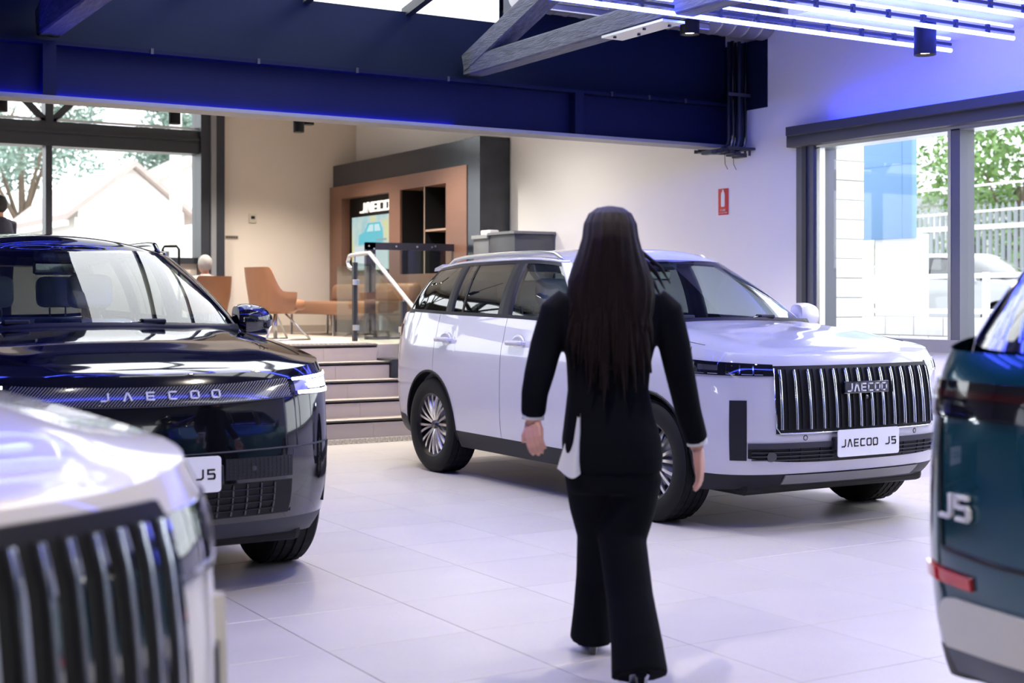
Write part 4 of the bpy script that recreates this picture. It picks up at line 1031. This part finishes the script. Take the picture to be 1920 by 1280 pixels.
sf = empty('lounge_sofa', (7.28, 16.1, PH)); tag(sf, 'long tan leather bench sofa with low backrest before the display wall', 'sofa')
MB().rbox((-.30, -1.45, .27), (.36, 1.5, .44), .04, 3).build('seat', M_tan, sf, auto=50)
MB().rbox((.20, -1.30, .42), (.36, 1.05, .66), .06, 3).build('backrest', M_tan, sf, auto=50)
for x in (-.22, .3):
    for y in (-1.36, 0, 1.4): MB().rbox((x - .015, y - .015, 0), (x + .015, y + .015, .28), .004, 1).build('leg', M_alu, sf)
# bent black tube frame by the tall window
hk = empty('tube_stand', (5.14, 16.55, PH)); hk.scale = (1, 1, 1.07); tag(hk, 'black bent tube stand rising beside the tall window', 'stand')
MB().tube([(-.12, 0, 0), (-.12, 0, 1.0), (-.10, 0, 1.03), (.05, 0, 1.035), (.08, 0, 1.0), (.085, 0, 0)], .016, 8).build('frame', M_black, hk, True)
MB().rbox((-.16, -.15, 0), (.13, .15, .015), .004, 1).build('base', M_black, hk)

# ------------------------------------------------------------------ people
def ring(cx, cy, z, rx, ry, n=24, p=2.3):
    out = []
    for k in range(n):
        a = 2 * pi * k / n; ca, sa = cos(a), sin(a)
        out.append((cx + rx * math.copysign(abs(ca) ** (2 / p), ca), cy + ry * math.copysign(abs(sa) ** (2 / p), sa), z))
    return out
def remeshed(name, mb, m, parent, vox=.012, smooth=4):
    o = mb.build(name, m, parent)
    mods = [('REMESH', dict(mode='VOXEL', voxel_size=vox))]
    if smooth: mods.append(('SMOOTH', dict(factor=.5, iterations=smooth)))
    return modmesh(o, *mods)
def taper(mb, pts, n=14): mb.tube([p[:3] for p in pts], [p[3] for p in pts], n)
def ball(mb, c_, r, n=14):
    rings = []
    for i in range(1, n): a = pi * i / n; rings.append(ring(c_[0], c_[1], c_[2] - r[2] * cos(a), r[0] * sin(a), r[1] * sin(a), 18, 2))
    mb.loft(rings)
def add_hand(mb, wrist, down, back, thumb, s=1.0, curl=.5):
    """wrist point, unit direction of the hand, direction the fingers curl to, direction of the thumb side"""
    W = Vector(wrist); D = Vector(down).normalized(); T_ = Vector(thumb).normalized(); B = Vector(back).normalized()
    # palm
    for k in range(4):
        o = T_ * (.030 - .020 * k) * s
        taper(mb, [(*(W + o * .5), .017 * s), (*(W + D * .045 * s + o), .0145 * s), (*(W + D * .082 * s + o * 1.05), .011 * s)], 10)
    for k, ln in enumerate((.068, .076, .070, .054)):
        o = T_ * (.031 - .0205 * k) * s; p = W + D * .080 * s + o; c_ = curl * (1 + .12 * k)
        d1 = (D + B * c_ * .5).normalized(); d2 = (D + B * c_ * 1.3).normalized(); d3 = (D * .8 + B * c_ * 2.0).normalized()
        a = p + d1 * ln * .45 * s; b = a + d2 * ln * .32 * s; e = b + d3 * ln * .26 * s
        taper(mb, [(*p, .0098 * s), (*a, .0088 * s), (*b, .0080 * s), (*e, .0058 * s)], 10)
    p = W + D * .022 * s + T_ * .022 * s; a = p + (T_ * .55 + D * .8).normalized() * .038 * s; b = a + (T_ * .25 + D + B * .3).normalized() * .03 * s
    taper(mb, [(*p, .013 * s), (*a, .0105 * s), (*b, .007 * s)], 10)
A_ = radians(30.995)
def cam_place(u, wv): return (wv * sin(A_) + u * cos(A_), wv * cos(A_) - u * sin(A_))
px_, py_ = cam_place(.350, 4.8)
wm = empty('person', (px_, py_, 0), -A_); tag(wm, 'woman with long dark hair in black suit walking away across the floor', 'person')
# body
mb = MB()
ball(mb, (-.012, .03, 1.475), (.076, .096, .115)); taper(mb, [(-.012, .01, 1.42, .05), (-.012, 0, 1.30, .055)])
mb.tube([(-.012, .125, 1.475), (-.012, .14, 1.452)], [.012, .016], 8)          # nose
taper(mb, [(-.06, .115, 1.505, .012), (.036, .115, 1.505, .012)], 8)            # brow
taper(mb, [(-.032, .118, 1.422, .010), (.008, .118, 1.422, .010)], 8)           # lips
for sd in (-1, 1): mb.rbox((-.012 + sd * .076 - .008, .01, 1.455), (-.012 + sd * .076 + .008, .045, 1.51), .007, 1)
mb.loft([ring(-.01, 0, z, rx, ry) for z, rx, ry in ((.66, .13, .095), (.76, .145, .10), (.98, .11, .08), (1.15, .135, .09), (1.27, .15, .075), (1.32, .06, .05))])
LA = [(-.172, 0, 1.262, .052), (-.235, -.02, 1.12, .044), (-.262, -.05, 1.02, .04), (-.274, -.04, .95, .034), (-.278, -.02, .865, .026)]
RA = [(.160, 0, 1.262, .052), (.212, .0, 1.12, .044), (.232, .02, 1.03, .04), (.272, .08, .88, .034), (.308, .12, .755, .026)]
taper(mb, LA); taper(mb, RA)
LL = [(-.075, 0, .70, .088), (-.045, .10, .45, .058), (-.055, .22, .25, .046), (-.060, .27, .08, .036)]
RL = [(.070, 0, .70, .088), (.028, -.01, .45, .058), (.050, -.17, .24, .046), (.062, -.32, .11, .036)]
taper(mb, LL); taper(mb, RL)
add_hand(mb, (-.279, -.022, .862), (.06, -.75, -.8), (.35, .8, -.1), (-.7, .5, -.2), .92, .6)
add_hand(mb, (.310, .122, .745), (.10, .10, -1), (-.6, .5, 0), (.3, .9, .1), 1.02, .35)
remeshed('body', mb, M_skin, wm, .0052, 2)
for sd in (-1, 1): 
    e = MB(); ball(e, (-.012 + sd * .032, .108, 1.487), (.013, .012, .011), 8); e.build('eye', M_gblack, wm, True)
# jacket
mb = MB()
J = [(.69, .0, .168, .128), (.74, -.002, .174, .132), (.80, -.006, .172, .128), (.88, -.014, .154, .112), (.97, -.018, .140, .100), (1.06, -.016, .146, .104), (1.15, -.012, .164, .112), (1.23, -.009, .180, .108), (1.285, -.008, .178, .090), (1.315, -.01, .135, .075), (1.345, -.012, .072, .062)]
mb.loft([ring(cx, 0 - .012 * (z > 1.1), z, rx, ry, 32, 2.4) for z, cx, rx, ry in J])
taper(mb, [(-.150, -.005, 1.268, .060), (-.195, -.008, 1.235, .062), (-.233, -.02, 1.12, .056), (-.258, -.045, 1.02, .052), (-.272, -.045, .96, .047), (-.277, -.022, .885, .043)], 18)
taper(mb, [(.138, -.005, 1.268, .060), (.180, -.008, 1.235, .062), (.212, .0, 1.12, .056), (.232, .02, 1.03, .052), (.268, .075, .89, .047), (.302, .115, .785, .043)], 18)
jk = remeshed('jacket', mb, M_suit, wm, .0075, 5)
MB().tube([(-.2774, -.022, .888), (-.2782, -.022, .868)], [.040, .039], 16).build('shirt_cuff', M_shirt, wm, True); MB().tube([(.303, .116, .790), (.307, .119, .768)], [.038, .037], 16).build('shirt_cuff', M_shirt, wm, True)
MB().loft([ring(-.012, .0, z, r, r * .9, 20, 2) for z, r in ((1.32, .073), (1.362, .064), (1.366, .058), (1.33, .06))], False).build('shirt_collar', M_suit, wm, True)
def cloth(u, v): 
    z = .895 - .205 * v; x = -.118 - .062 * u * (.25 + v) + .03 * (1 - v) * 0; return Vector((x, -.10 - .02 * sin(u * 5) + .03 * u, z - .015 * sin(u * 4)))
mb = MB(); mb.grid(cloth, 10, 12); mb.grid(lambda u, v: cloth(u, v) + Vector((0, .006, 0)), 10, 12); mb.build('shirt_tail', M_shirt, wm, True)
# trousers
mb = MB()
mb.loft([ring(-.004, 0, z, rx, ry, 28, 2.3) for z, rx, ry in ((.62, .150, .118), (.68, .165, .122), (.76, .160, .115), (.84, .14, .10))])
taper(mb, [(-.072, 0, .68, .098), (-.062, .05, .56, .088), (-.045, .10, .45, .076), (-.050, .18, .30, .070), (-.056, .235, .16, .072), (-.058, .262, .045, .082)], 20)
taper(mb, [(.070, 0, .68, .102), (.052, -.005, .56, .094), (.030, -.015, .45, .084), (.046, -.13, .28, .080), (.060, -.235, .15, .086), (.066, -.285, .055, .094)], 20)
remeshed('trousers', mb, M_suit, wm, .0085, 4)
for (x, y, z, pitch) in ((-.058, .30, .0, 0), (.064, -.26, .0, 18)):
    M = Matrix.Translation((x, y, z)) @ Matrix.Rotation(radians(-pitch), 4, 'X')
    mb = MB(); rings = []
    for k in range(11):
        u = k / 10; yy = -.11 + .235 * u; wd = [.020, .030, .033, .032, .030, .032, .037, .041, .040, .032, .012][k]; hz = [.062, .066, .062, .054, .046, .040, .035, .031, .027, .022, .014][k]; b0 = [.034, .036, .034, .028, .020, .010, .003, 0, 0, .002, .004][k]
        rings.append([M @ Vector((wd * cos(2 * pi * j / 12), yy, b0 + (hz - b0) * .5 * (1 + sin(2 * pi * j / 12)))) for j in range(12)])
    sh = mb.loft(rings).build('shoe', M_gblack, wm, auto=50)
    MB().tube([M @ Vector((0, -.09, .04)), M @ Vector((0, -.095, .0))], [.018, .013], 8).build('heel', M_gblack, sh)
# hair
def hairring(z, cx, cy, rx, ry, k):
    out = []; n = 72
    for j in range(n):
        a = 2 * pi * j / n; m_ = 1 + .028 * sin(19 * a + .25 * k) + .018 * sin(31 * a - .4 * k)
        out.append((cx + rx * m_ * cos(a), cy + ry * m_ * sin(a), z))
    return out
HR = [(1.602, -.012, .02, .012, .015), (1.596, -.012, .02, .045, .052), (1.575, -.012, .015, .074, .086), (1.54, -.012, .005, .090, .104), (1.49, -.012, -.008, .096, .108), (1.44, -.013, -.020, .110, .102), (1.39, -.014, -.034, .128, .085), (1.345, -.014, -.050, .142, .068), (1.30, -.014, -.062, .146, .056), (1.24, -.012, -.068, .138, .048), (1.18, -.010, -.068, .122, .040), (1.12, -.008, -.068, .100, .030), (1.07, -.006, -.070, .070, .018), (1.04, -.006, -.072, .03, .008)]
mb = MB().loft([hairring(z, cx, cy - .03, rx, ry, k) for k, (z, cx, cy, rx, ry) in enumerate(HR)])
hr = mb.build('hair', M_hair, wm, True)
mb = MB(); rnd = random.Random(3)
for k in range(70):
    a = rnd.uniform(0, 1); x = -.145 + .265 * a; yb_ = -.095 - .045 * sin(pi * a); z0 = 1.36 - rnd.uniform(0, .12); ln = .16 + .14 * sin(pi * a) + rnd.uniform(-.05, .05)
    sw = rnd.uniform(-.02, .02) + (a - .5) * .03
    mb.tube([(x * .8, yb_ + .03, z0), (x, yb_, z0 - ln * .3), (x + sw * .5, yb_ - .004, z0 - ln * .65), (x + sw, yb_ + .006, z0 - ln)], [.010, .012, .009, .002], 6)
for dx, dz, s in ((.02, 0, 1), (.035, .02, .8), (.01, -.03, .9)):
    mb.tube([(.05, -.02, 1.50 + dz), (.085, -.03, 1.43 + dz), (.125 + dx, -.04, 1.37 + dz), (.150 + dx * 1.2, -.045, 1.315 + dz)], [.012 * s, .012 * s, .008 * s, .002], 6)
lk = mb.build('hair_locks', M_hair, wm, True); lk['kind'] = 'stuff'

def simple_person(loc, rz, label, top, bottom, hairm, seated=False):
    t = empty('person', loc, rz); tag(t, label, 'person')
    mb = MB()
    if seated: hip, chest, nk = Vector((0, -.05, .44)), Vector((0, -.10, .68)), Vector((0, -.08, .84))
    else: hip, chest, nk = Vector((0, 0, .92)), Vector((0, 0, 1.25)), Vector((0, 0, 1.45))
    hd = nk + Vector((0, .03, .125))
    ball(mb, hd, (.078, .098, .118)); taper(mb, [(*(nk - Vector((0, 0, .06))), .055), (*(nk + Vector((0, .01, .06))), .05)])
    mb.tube([hd + Vector((0, .095, .0)), hd + Vector((0, .112, -.025))], [.011, .015], 8)
    taper(mb, [(*hip, .13), (*chest, .13), (*(nk - Vector((0, 0, .05))), .08)])
    arms = []
    for sd in (-1, 1):
        sh = nk + Vector((sd * .17, 0, -.07)); el = sh + Vector((sd * .05, .05 if not seated else .12, -.27)); wr_ = el + (Vector((-sd * .03, .24, .02)) if seated else Vector((0, .12, -.22)))
        arms.append((sh, el, wr_)); taper(mb, [(*sh, .05), (*el, .042), (*wr_, .027)])
        add_hand(mb, wr_, wr_ - el, (-sd * .6, .3, -.4), (-sd * .5, .4, .6), 1, .5)
        if seated: kn = hip + Vector((sd * .12, .46, .02)); an = kn + Vector((0, .03, -.42))
        else: kn = hip + Vector((sd * .09, .02, -.45)); an = hip + Vector((sd * .09, 0, -.85))
        taper(mb, [(*(hip + Vector((sd * .08, 0, 0))), .09), (*kn, .06), (*an, .042)])
        taper(mb, [(*an, .04), (*(an + Vector((0, .05, -.03))), .036), (*(an + Vector((0, .17, -.045))), .028)])
    remeshed('body', mb, M_skin, t, .008, 3)
    mb = MB(); taper(mb, [(*(hip + Vector((0, 0, -.04))), .165), (*(hip.lerp(chest, .5)), .155), (*chest, .165), (*(nk - Vector((0, 0, .07))), .13), (*(nk - Vector((0, 0, .0))), .065)], 20)
    for sh, el, wr_ in arms: taper(mb, [(*(sh.lerp(nk, .3) - Vector((0, 0, .03))), .07), (*sh, .068), (*el, .058), (*(el.lerp(wr_, .92)), .045)], 14)
    remeshed('shirt', mb, top, t, .011, 4)
    mb = MB(); ball(mb, hip, (.16, .14, .12))
    for sd in (-1, 1):
        if seated: kn = hip + Vector((sd * .12, .46, .02)); an = kn + Vector((0, .03, -.36))
        else: kn = hip + Vector((sd * .09, .02, -.45)); an = hip + Vector((sd * .09, 0, -.82))
        taper(mb, [(*(hip + Vector((sd * .08, 0, 0))), .105), (*kn, .078), (*an, .066)], 16)
    remeshed('trousers', mb, bottom, t, .011, 4)
    mb = MB(); ball(mb, hd + Vector((0, -.022, .025)), (.094, .106, .116)); mb.build('hair', hairm, t, True)
    return t
sp = simple_person((5.70, 17.12, PH), radians(15), 'grey haired person in pale shirt seated in a tan lounge chair', mat('pale_shirt', (.60, .52, .48), .8), mat('dark_trousers', (.03, .03, .04), .8), mat('grey_hair', (.45, .44, .43), .7), True); sp.scale = (.93, .93, .93)
simple_person((3.30, 17.4, PH), radians(30), 'person in navy jacket standing behind the roof of the black car', mat('navy_jacket', (.012, .012, .035), .7), M_suit, mat('black_hair', (.01, .01, .012), .5))

# ------------------------------------------------------------------ outside
rn = random.Random(5)
def tree(name, loc, h, r, n, label, leaf, trunk_r=.16, clusters=14, flat=1.0, size=.22, group=None, base=.35):
    t = empty(name, loc); tag(t, label, 'tree', group)
    cs = []
    for k in range(clusters):
        a = rn.uniform(0, 2 * pi); q = rn.uniform(.15, 1) ** .6; z = h * base + h * (1 - base) * rn.uniform(.05, 1)
        cs.append((Vector((r * .75 * q * cos(a), r * .75 * q * sin(a), z)), r * rn.uniform(.3, .5)))
    mb = MB(); mb.tube([(0, 0, 0), (.05, 0, h * .3), (0, .06, h * .6)], [trunk_r, trunk_r * .75, trunk_r * .4], 8); mb.build('trunk', mat('bark', (.16, .12, .09), .9, noise=.3), t, True)
    for c_, rr in cs[:7]: MB().tube([(0, 0, h * .28), c_ * .5 + Vector((0, 0, h * .14)), c_], [trunk_r * .5, trunk_r * .3, .02], 6).build('branch', MATS['bark'], t, True)
    v = []; f = []
    for k in range(n):
        c_, rr = cs[k % clusters]; d_ = Vector((rn.gauss(0, 1), rn.gauss(0, 1), rn.gauss(0, 1))).normalized(); p = c_ + Vector((d_.x, d_.y, d_.z * flat)) * rr * rn.uniform(.55, 1)
        a = Vector((rn.gauss(0, 1), rn.gauss(0, 1), rn.gauss(0, .7))).normalized(); b = a.cross(d_ + Vector((.01, .02, .03))); b = b.normalized() if b.length > 1e-4 else a.orthogonal()
        s = size * rn.uniform(.6, 1.2); i = len(v); v += [p - a * s, p - b * s * .45, p + a * s, p + b * s * .45]; f.append((i, i + 1, i + 2, i + 3))
    o = mesh('foliage', v, f, leaf, t); o['kind'] = 'stuff'
L1 = mat('leaf_green', (.17, .29, .085), .7, noise=.4, nscale=1.5); L2 = mat('leaf_hazy_green', (.20, .30, .25), .7, noise=.4, nscale=1.2); L3 = mat('leaf_dark', (.13, .22, .09), .7, noise=.4, nscale=1.5)  # blue green leaves are paler: distance haze put into their colour
gr = box('pavement', (XW + .25, -40, -.6), (60, 70, .5), mat('outside_paving', (.5, .495, .49), .8)); struct(gr)
gr2 = box('yard', (-60, YB + .25, -.6), (XW + .25, 90, .9), mat('outside_yard', (.55, .53, .49), .85)); struct(gr2)
struct(box('yard', (XW + .25, 30, .5), (45, 90, .9), MATS['outside_yard']))
# right street side
o = empty('brick_pier', (10.1, 10.42, .5)); tag(o, 'pale stone block pier just outside the showroom window', 'pillar')
box('core', (.01, .01, 0), (.39, .29, 2.6), mat('mortar', (.22, .215, .21), .9), o)
bm_ = mat('pale_block', (.64, .635, .62), .85, noise=.12, nscale=9, bump=.2, bscale=30, rnd=.06)
for k in range(13): box('stone_block', (0, 0, k * .2 + .004), (.40, .30, k * .2 + .194), bm_, o, .006)
o = empty('blue_panel_sign', (11.5, 10.7, .5)); tag(o, 'plain pale blue panel sign on white posts outside the window', 'sign')
box('panel', (0, 0, 1.45), (.08, 1.10, 2.62), mat('panel_blue', (.13, .25, .44), .6), o, .005)
box('post', (.08, .02, 0), (.28, .62, 1.5), mat('post_white', (.8, .8, .8), .7), o); box('post', (.08, .83, 0), (.28, 1.10, 1.5), MATS['post_white'], o); box('panel_seam', (-.004, .14, 1.45), (0, .148, 2.62), mat('panel_seam', (.12, .26, .48), .5), o); box('panel_seam', (-.004, 0, 2.26), (0, 1.10, 2.266), MATS['panel_seam'], o)
o = empty('block_wall', (11.2, 6.0, .5)); tag(o, 'low white concrete block wall outside the window', 'wall')
box('core', (.01, 0, 0), (.19, 6.4, .60), MATS['mortar'], o)
for j in range(3):
    for k in range(16):
        a = k * .4 + (.2 if j % 2 else 0)
        if a + .39 > 6.4: continue
        box('concrete_block', (0, a + .004, j * .2 + .004), (.2, a + .396, j * .2 + .196), bm_, o, .005)
fn = empty('palisade_fence', (25, 14, .5)); tag(fn, 'white palisade fence with pointed pickets behind the parked car', 'fence')
pk = None
for k in range(58):
    if pk is None:
        pk = MB().prism([(-.045, 0), (.045, 0), (.045, 2.75), (0, 2.92), (-.045, 2.75)], -.02, .02, Matrix(((0, 0, 1, 0), (1, 0, 0, 0), (0, 1, 0, 0), (0, 0, 0, 1)))).build('picket', mat('fence_grey', (.20, .225, .24), .5), fn); q = pk
    else: q = instance(pk, fn)
    q.location = (0, k * .17, 0)
box('rail', (-.06, 0, 2.35), (-.02, 9.9, 2.45), MATS['post_white'], fn); box('rail', (-.06, 0, .5), (-.02, 9.9, .6), MATS['post_white'], fn)
gd = empty('guard_rail', (14.0, 6, .5)); tag(gd, 'white two bar guard rail between window and parked car', 'railing')
for z in (.60, 1.05): box('bar', (-.025, 0, z), (-.001, 9, z + .06), MATS['post_white'], gd)
for k in range(7): box('post', (0, k * 1.45, 0), (.06, k * 1.45 + .07, 1.12), MATS['post_white'], gd)
pcar, CP = make_car('parked_car', (20.5, 17.6, .5), radians(-90), 'white parked car on the street outside the right window', mat('parked_car_paint', (.30, .31, .32), .3, coat=1), lambda C, car, G: headlamp(C, car, C.sy(.6), C.sx(1.6), .80, .92), interior=False, detail=False, group=None, glassm=M_tint)
for i, (x, y, h, r, lf) in enumerate(((31, 25.0, 6.4, 2.9, L1), (30, 19.3, 6.8, 3.0, L1), (31.8, 31.0, 5.2, 2.4, L1), (36, 22, 8.5, 3.0, L3))):
    tree('street_tree', (x, y, .5), h, r, 8000, ('bright green bushy tree behind the palisade fence at the window mullion', 'bright green bushy tree behind the fence above the parked car', 'small green tree beside the pale blue panel', 'tall darker tree rising behind the green street trees')[i], lf, size=.13, base=.2)
for k in range(2):
    o = MB().tube([(15, 5, 2.55 + .35 * k), (15, 14, 2.45 + .35 * k), (15, 24, 2.6 + .35 * k)], .016, 5).build('overhead_cable', mat('cable_white', (.7, .7, .7), .5)); tag(o, ('lower pale overhead cable across the street', 'upper pale overhead cable across the street')[k], 'cable')
o = MB().lathe([(0, 0), (.08, 0), (.06, 3.4), (0, 3.4)], 10, 'z', Matrix.Translation((15, 24.09, .5))).build('street_pole', MATS['cable_white'], auto=40); tag(o, 'slim pale pole carrying the overhead cables across the street', 'pole')
o = MB().lathe([(0, 0), (.08, 0), (.06, 3.4), (0, 3.4)], 10, 'z', Matrix.Translation((15, 4.91, .5))).build('street_pole', MATS['cable_white'], auto=40); tag(o, 'slim pale cable pole on the street beyond the teal car', 'pole')
sh_ = empty('street_house', (36, 27.5, .5)); tag(sh_, 'distant pale house with flat roof beyond the fence', 'building')
box('wall', (0, 0, 0), (6, 7, 3.9), mat('house_pale', (.62, .62, .60), .8), sh_); box('roof', (-.4, -.4, 3.9), (6.4, 7.4, 4.25), mat('roof_grey', (.30, .31, .33), .7), sh_)
for k in range(3): box('window', (-.03, 1 + k * 2, 1.4), (0, 2.2 + k * 2, 2.8), M_dash, sh_)
# left yard side
def gable(name, loc, wd, dp_, hw, hr_, label, rz=0, wm_='house_white'):
    t = empty(name, loc, rz); tag(t, label, 'building'); mw = mat('house_white', (.84, .83, .80), .8)
    MB().prism([(-wd / 2, 0), (wd / 2, 0), (wd / 2, hw), (0, hr_), (-wd / 2, hw)], -dp_, 0, Matrix(((1, 0, 0, 0), (0, 0, -1, 0), (0, 1, 0, 0), (0, 0, 0, 1)))).build('wall', mw, t)
    sl = (hr_ - hw) / (wd / 2); rf = mat('roof_tile_grey', (.42, .34, .32), .8, noise=.15, nscale=6)
    for sd in (-1, 1):
        a = (sd * (wd / 2 + .35), hw - .35 * sl); b = (0, hr_)
        MB().prism([(a[0], a[1] + .02), (b[0], b[1] + .02), (b[0], b[1] + .16), (a[0], a[1] + .16)], -dp_ - .3, .35, Matrix(((1, 0, 0, 0), (0, 0, -1, 0), (0, 1, 0, 0), (0, 0, 0, 1)))).build('roof_slope', rf, t)
    box('gutter', (-wd / 2 - .42, -.3, hw - .40 * sl - .08), (-wd / 2 - .30, dp_, hw - .40 * sl + .04), M_white, t); box('downpipe', (-wd / 2 - .1, -.08, 0), (-wd / 2, 0, hw - .2), MATS['cable_white'], t)
    box('window', (.4, -.04, hw * .35), (1.2, 0, hw * .62), M_dash, t); box('window_frame', (.34, -.06, hw * .33), (1.26, -.04, hw * .35), M_white, t)
    return t
gable('gabled_house', (9.55, 34, .9), 2.6, 7, 2.55, 3.6, 'white gabled house with pinkish grey roof outside the tall window')
gable('gabled_shed', (14.2, 40, .9), 5, 6, 3.6, 4.9, 'larger white gabled house behind the small gabled house')
gable('low_outbuilding', (4.6, 39, .9), 3.6, 5, 2.4, 3.1, 'low pale outbuilding under the trees beyond the yard wall')
yw = empty('yard_wall', (-4, 25.5, .9)); tag(yw, 'long low cream wall across the yard', 'wall')
box('wall', (0, 0, 0), (11.2, .2, 1.15), mat('cream_render', (.72, .69, .62), .8), yw); box('coping', (-.03, -.04, 1.15), (11.23, .24, 1.24), mat('coping_grey', (.5, .48, .46), .8), yw)
pp = MB().lathe([(.0, 0), (.13, 0), (.11, 7), (0, 7)], 12, 'z', Matrix.Translation((8.45, 27, .9))).build('utility_pole', mat('pole_pale', (.62, .60, .58), .8), auto=40); tag(pp, 'pale utility pole beside the white gabled house', 'pole')
for i, (x, y, h, r, lf) in enumerate(((5.0, 31, 6.5, 2.4, L2), (11.0, 54, 10.8, 3.4, L2), (18.4, 56, 11.2, 3.2, L2), (3.4, 55, 10.8, 3.4, L2), (26.5, 58, 11.0, 3.2, L2))):
    tree('yard_tree', (x, y, .9), h, r, 9000 if i else 4000, ('bare branched thin tree near the yard wall', 'blue green tree behind the gabled house', 'blue green tree behind the larger house', 'blue green tree behind the low outbuilding', 'far blue green tree at the column side')[i], lf, trunk_r=.2, size=.13 if i else .08, clusters=22)
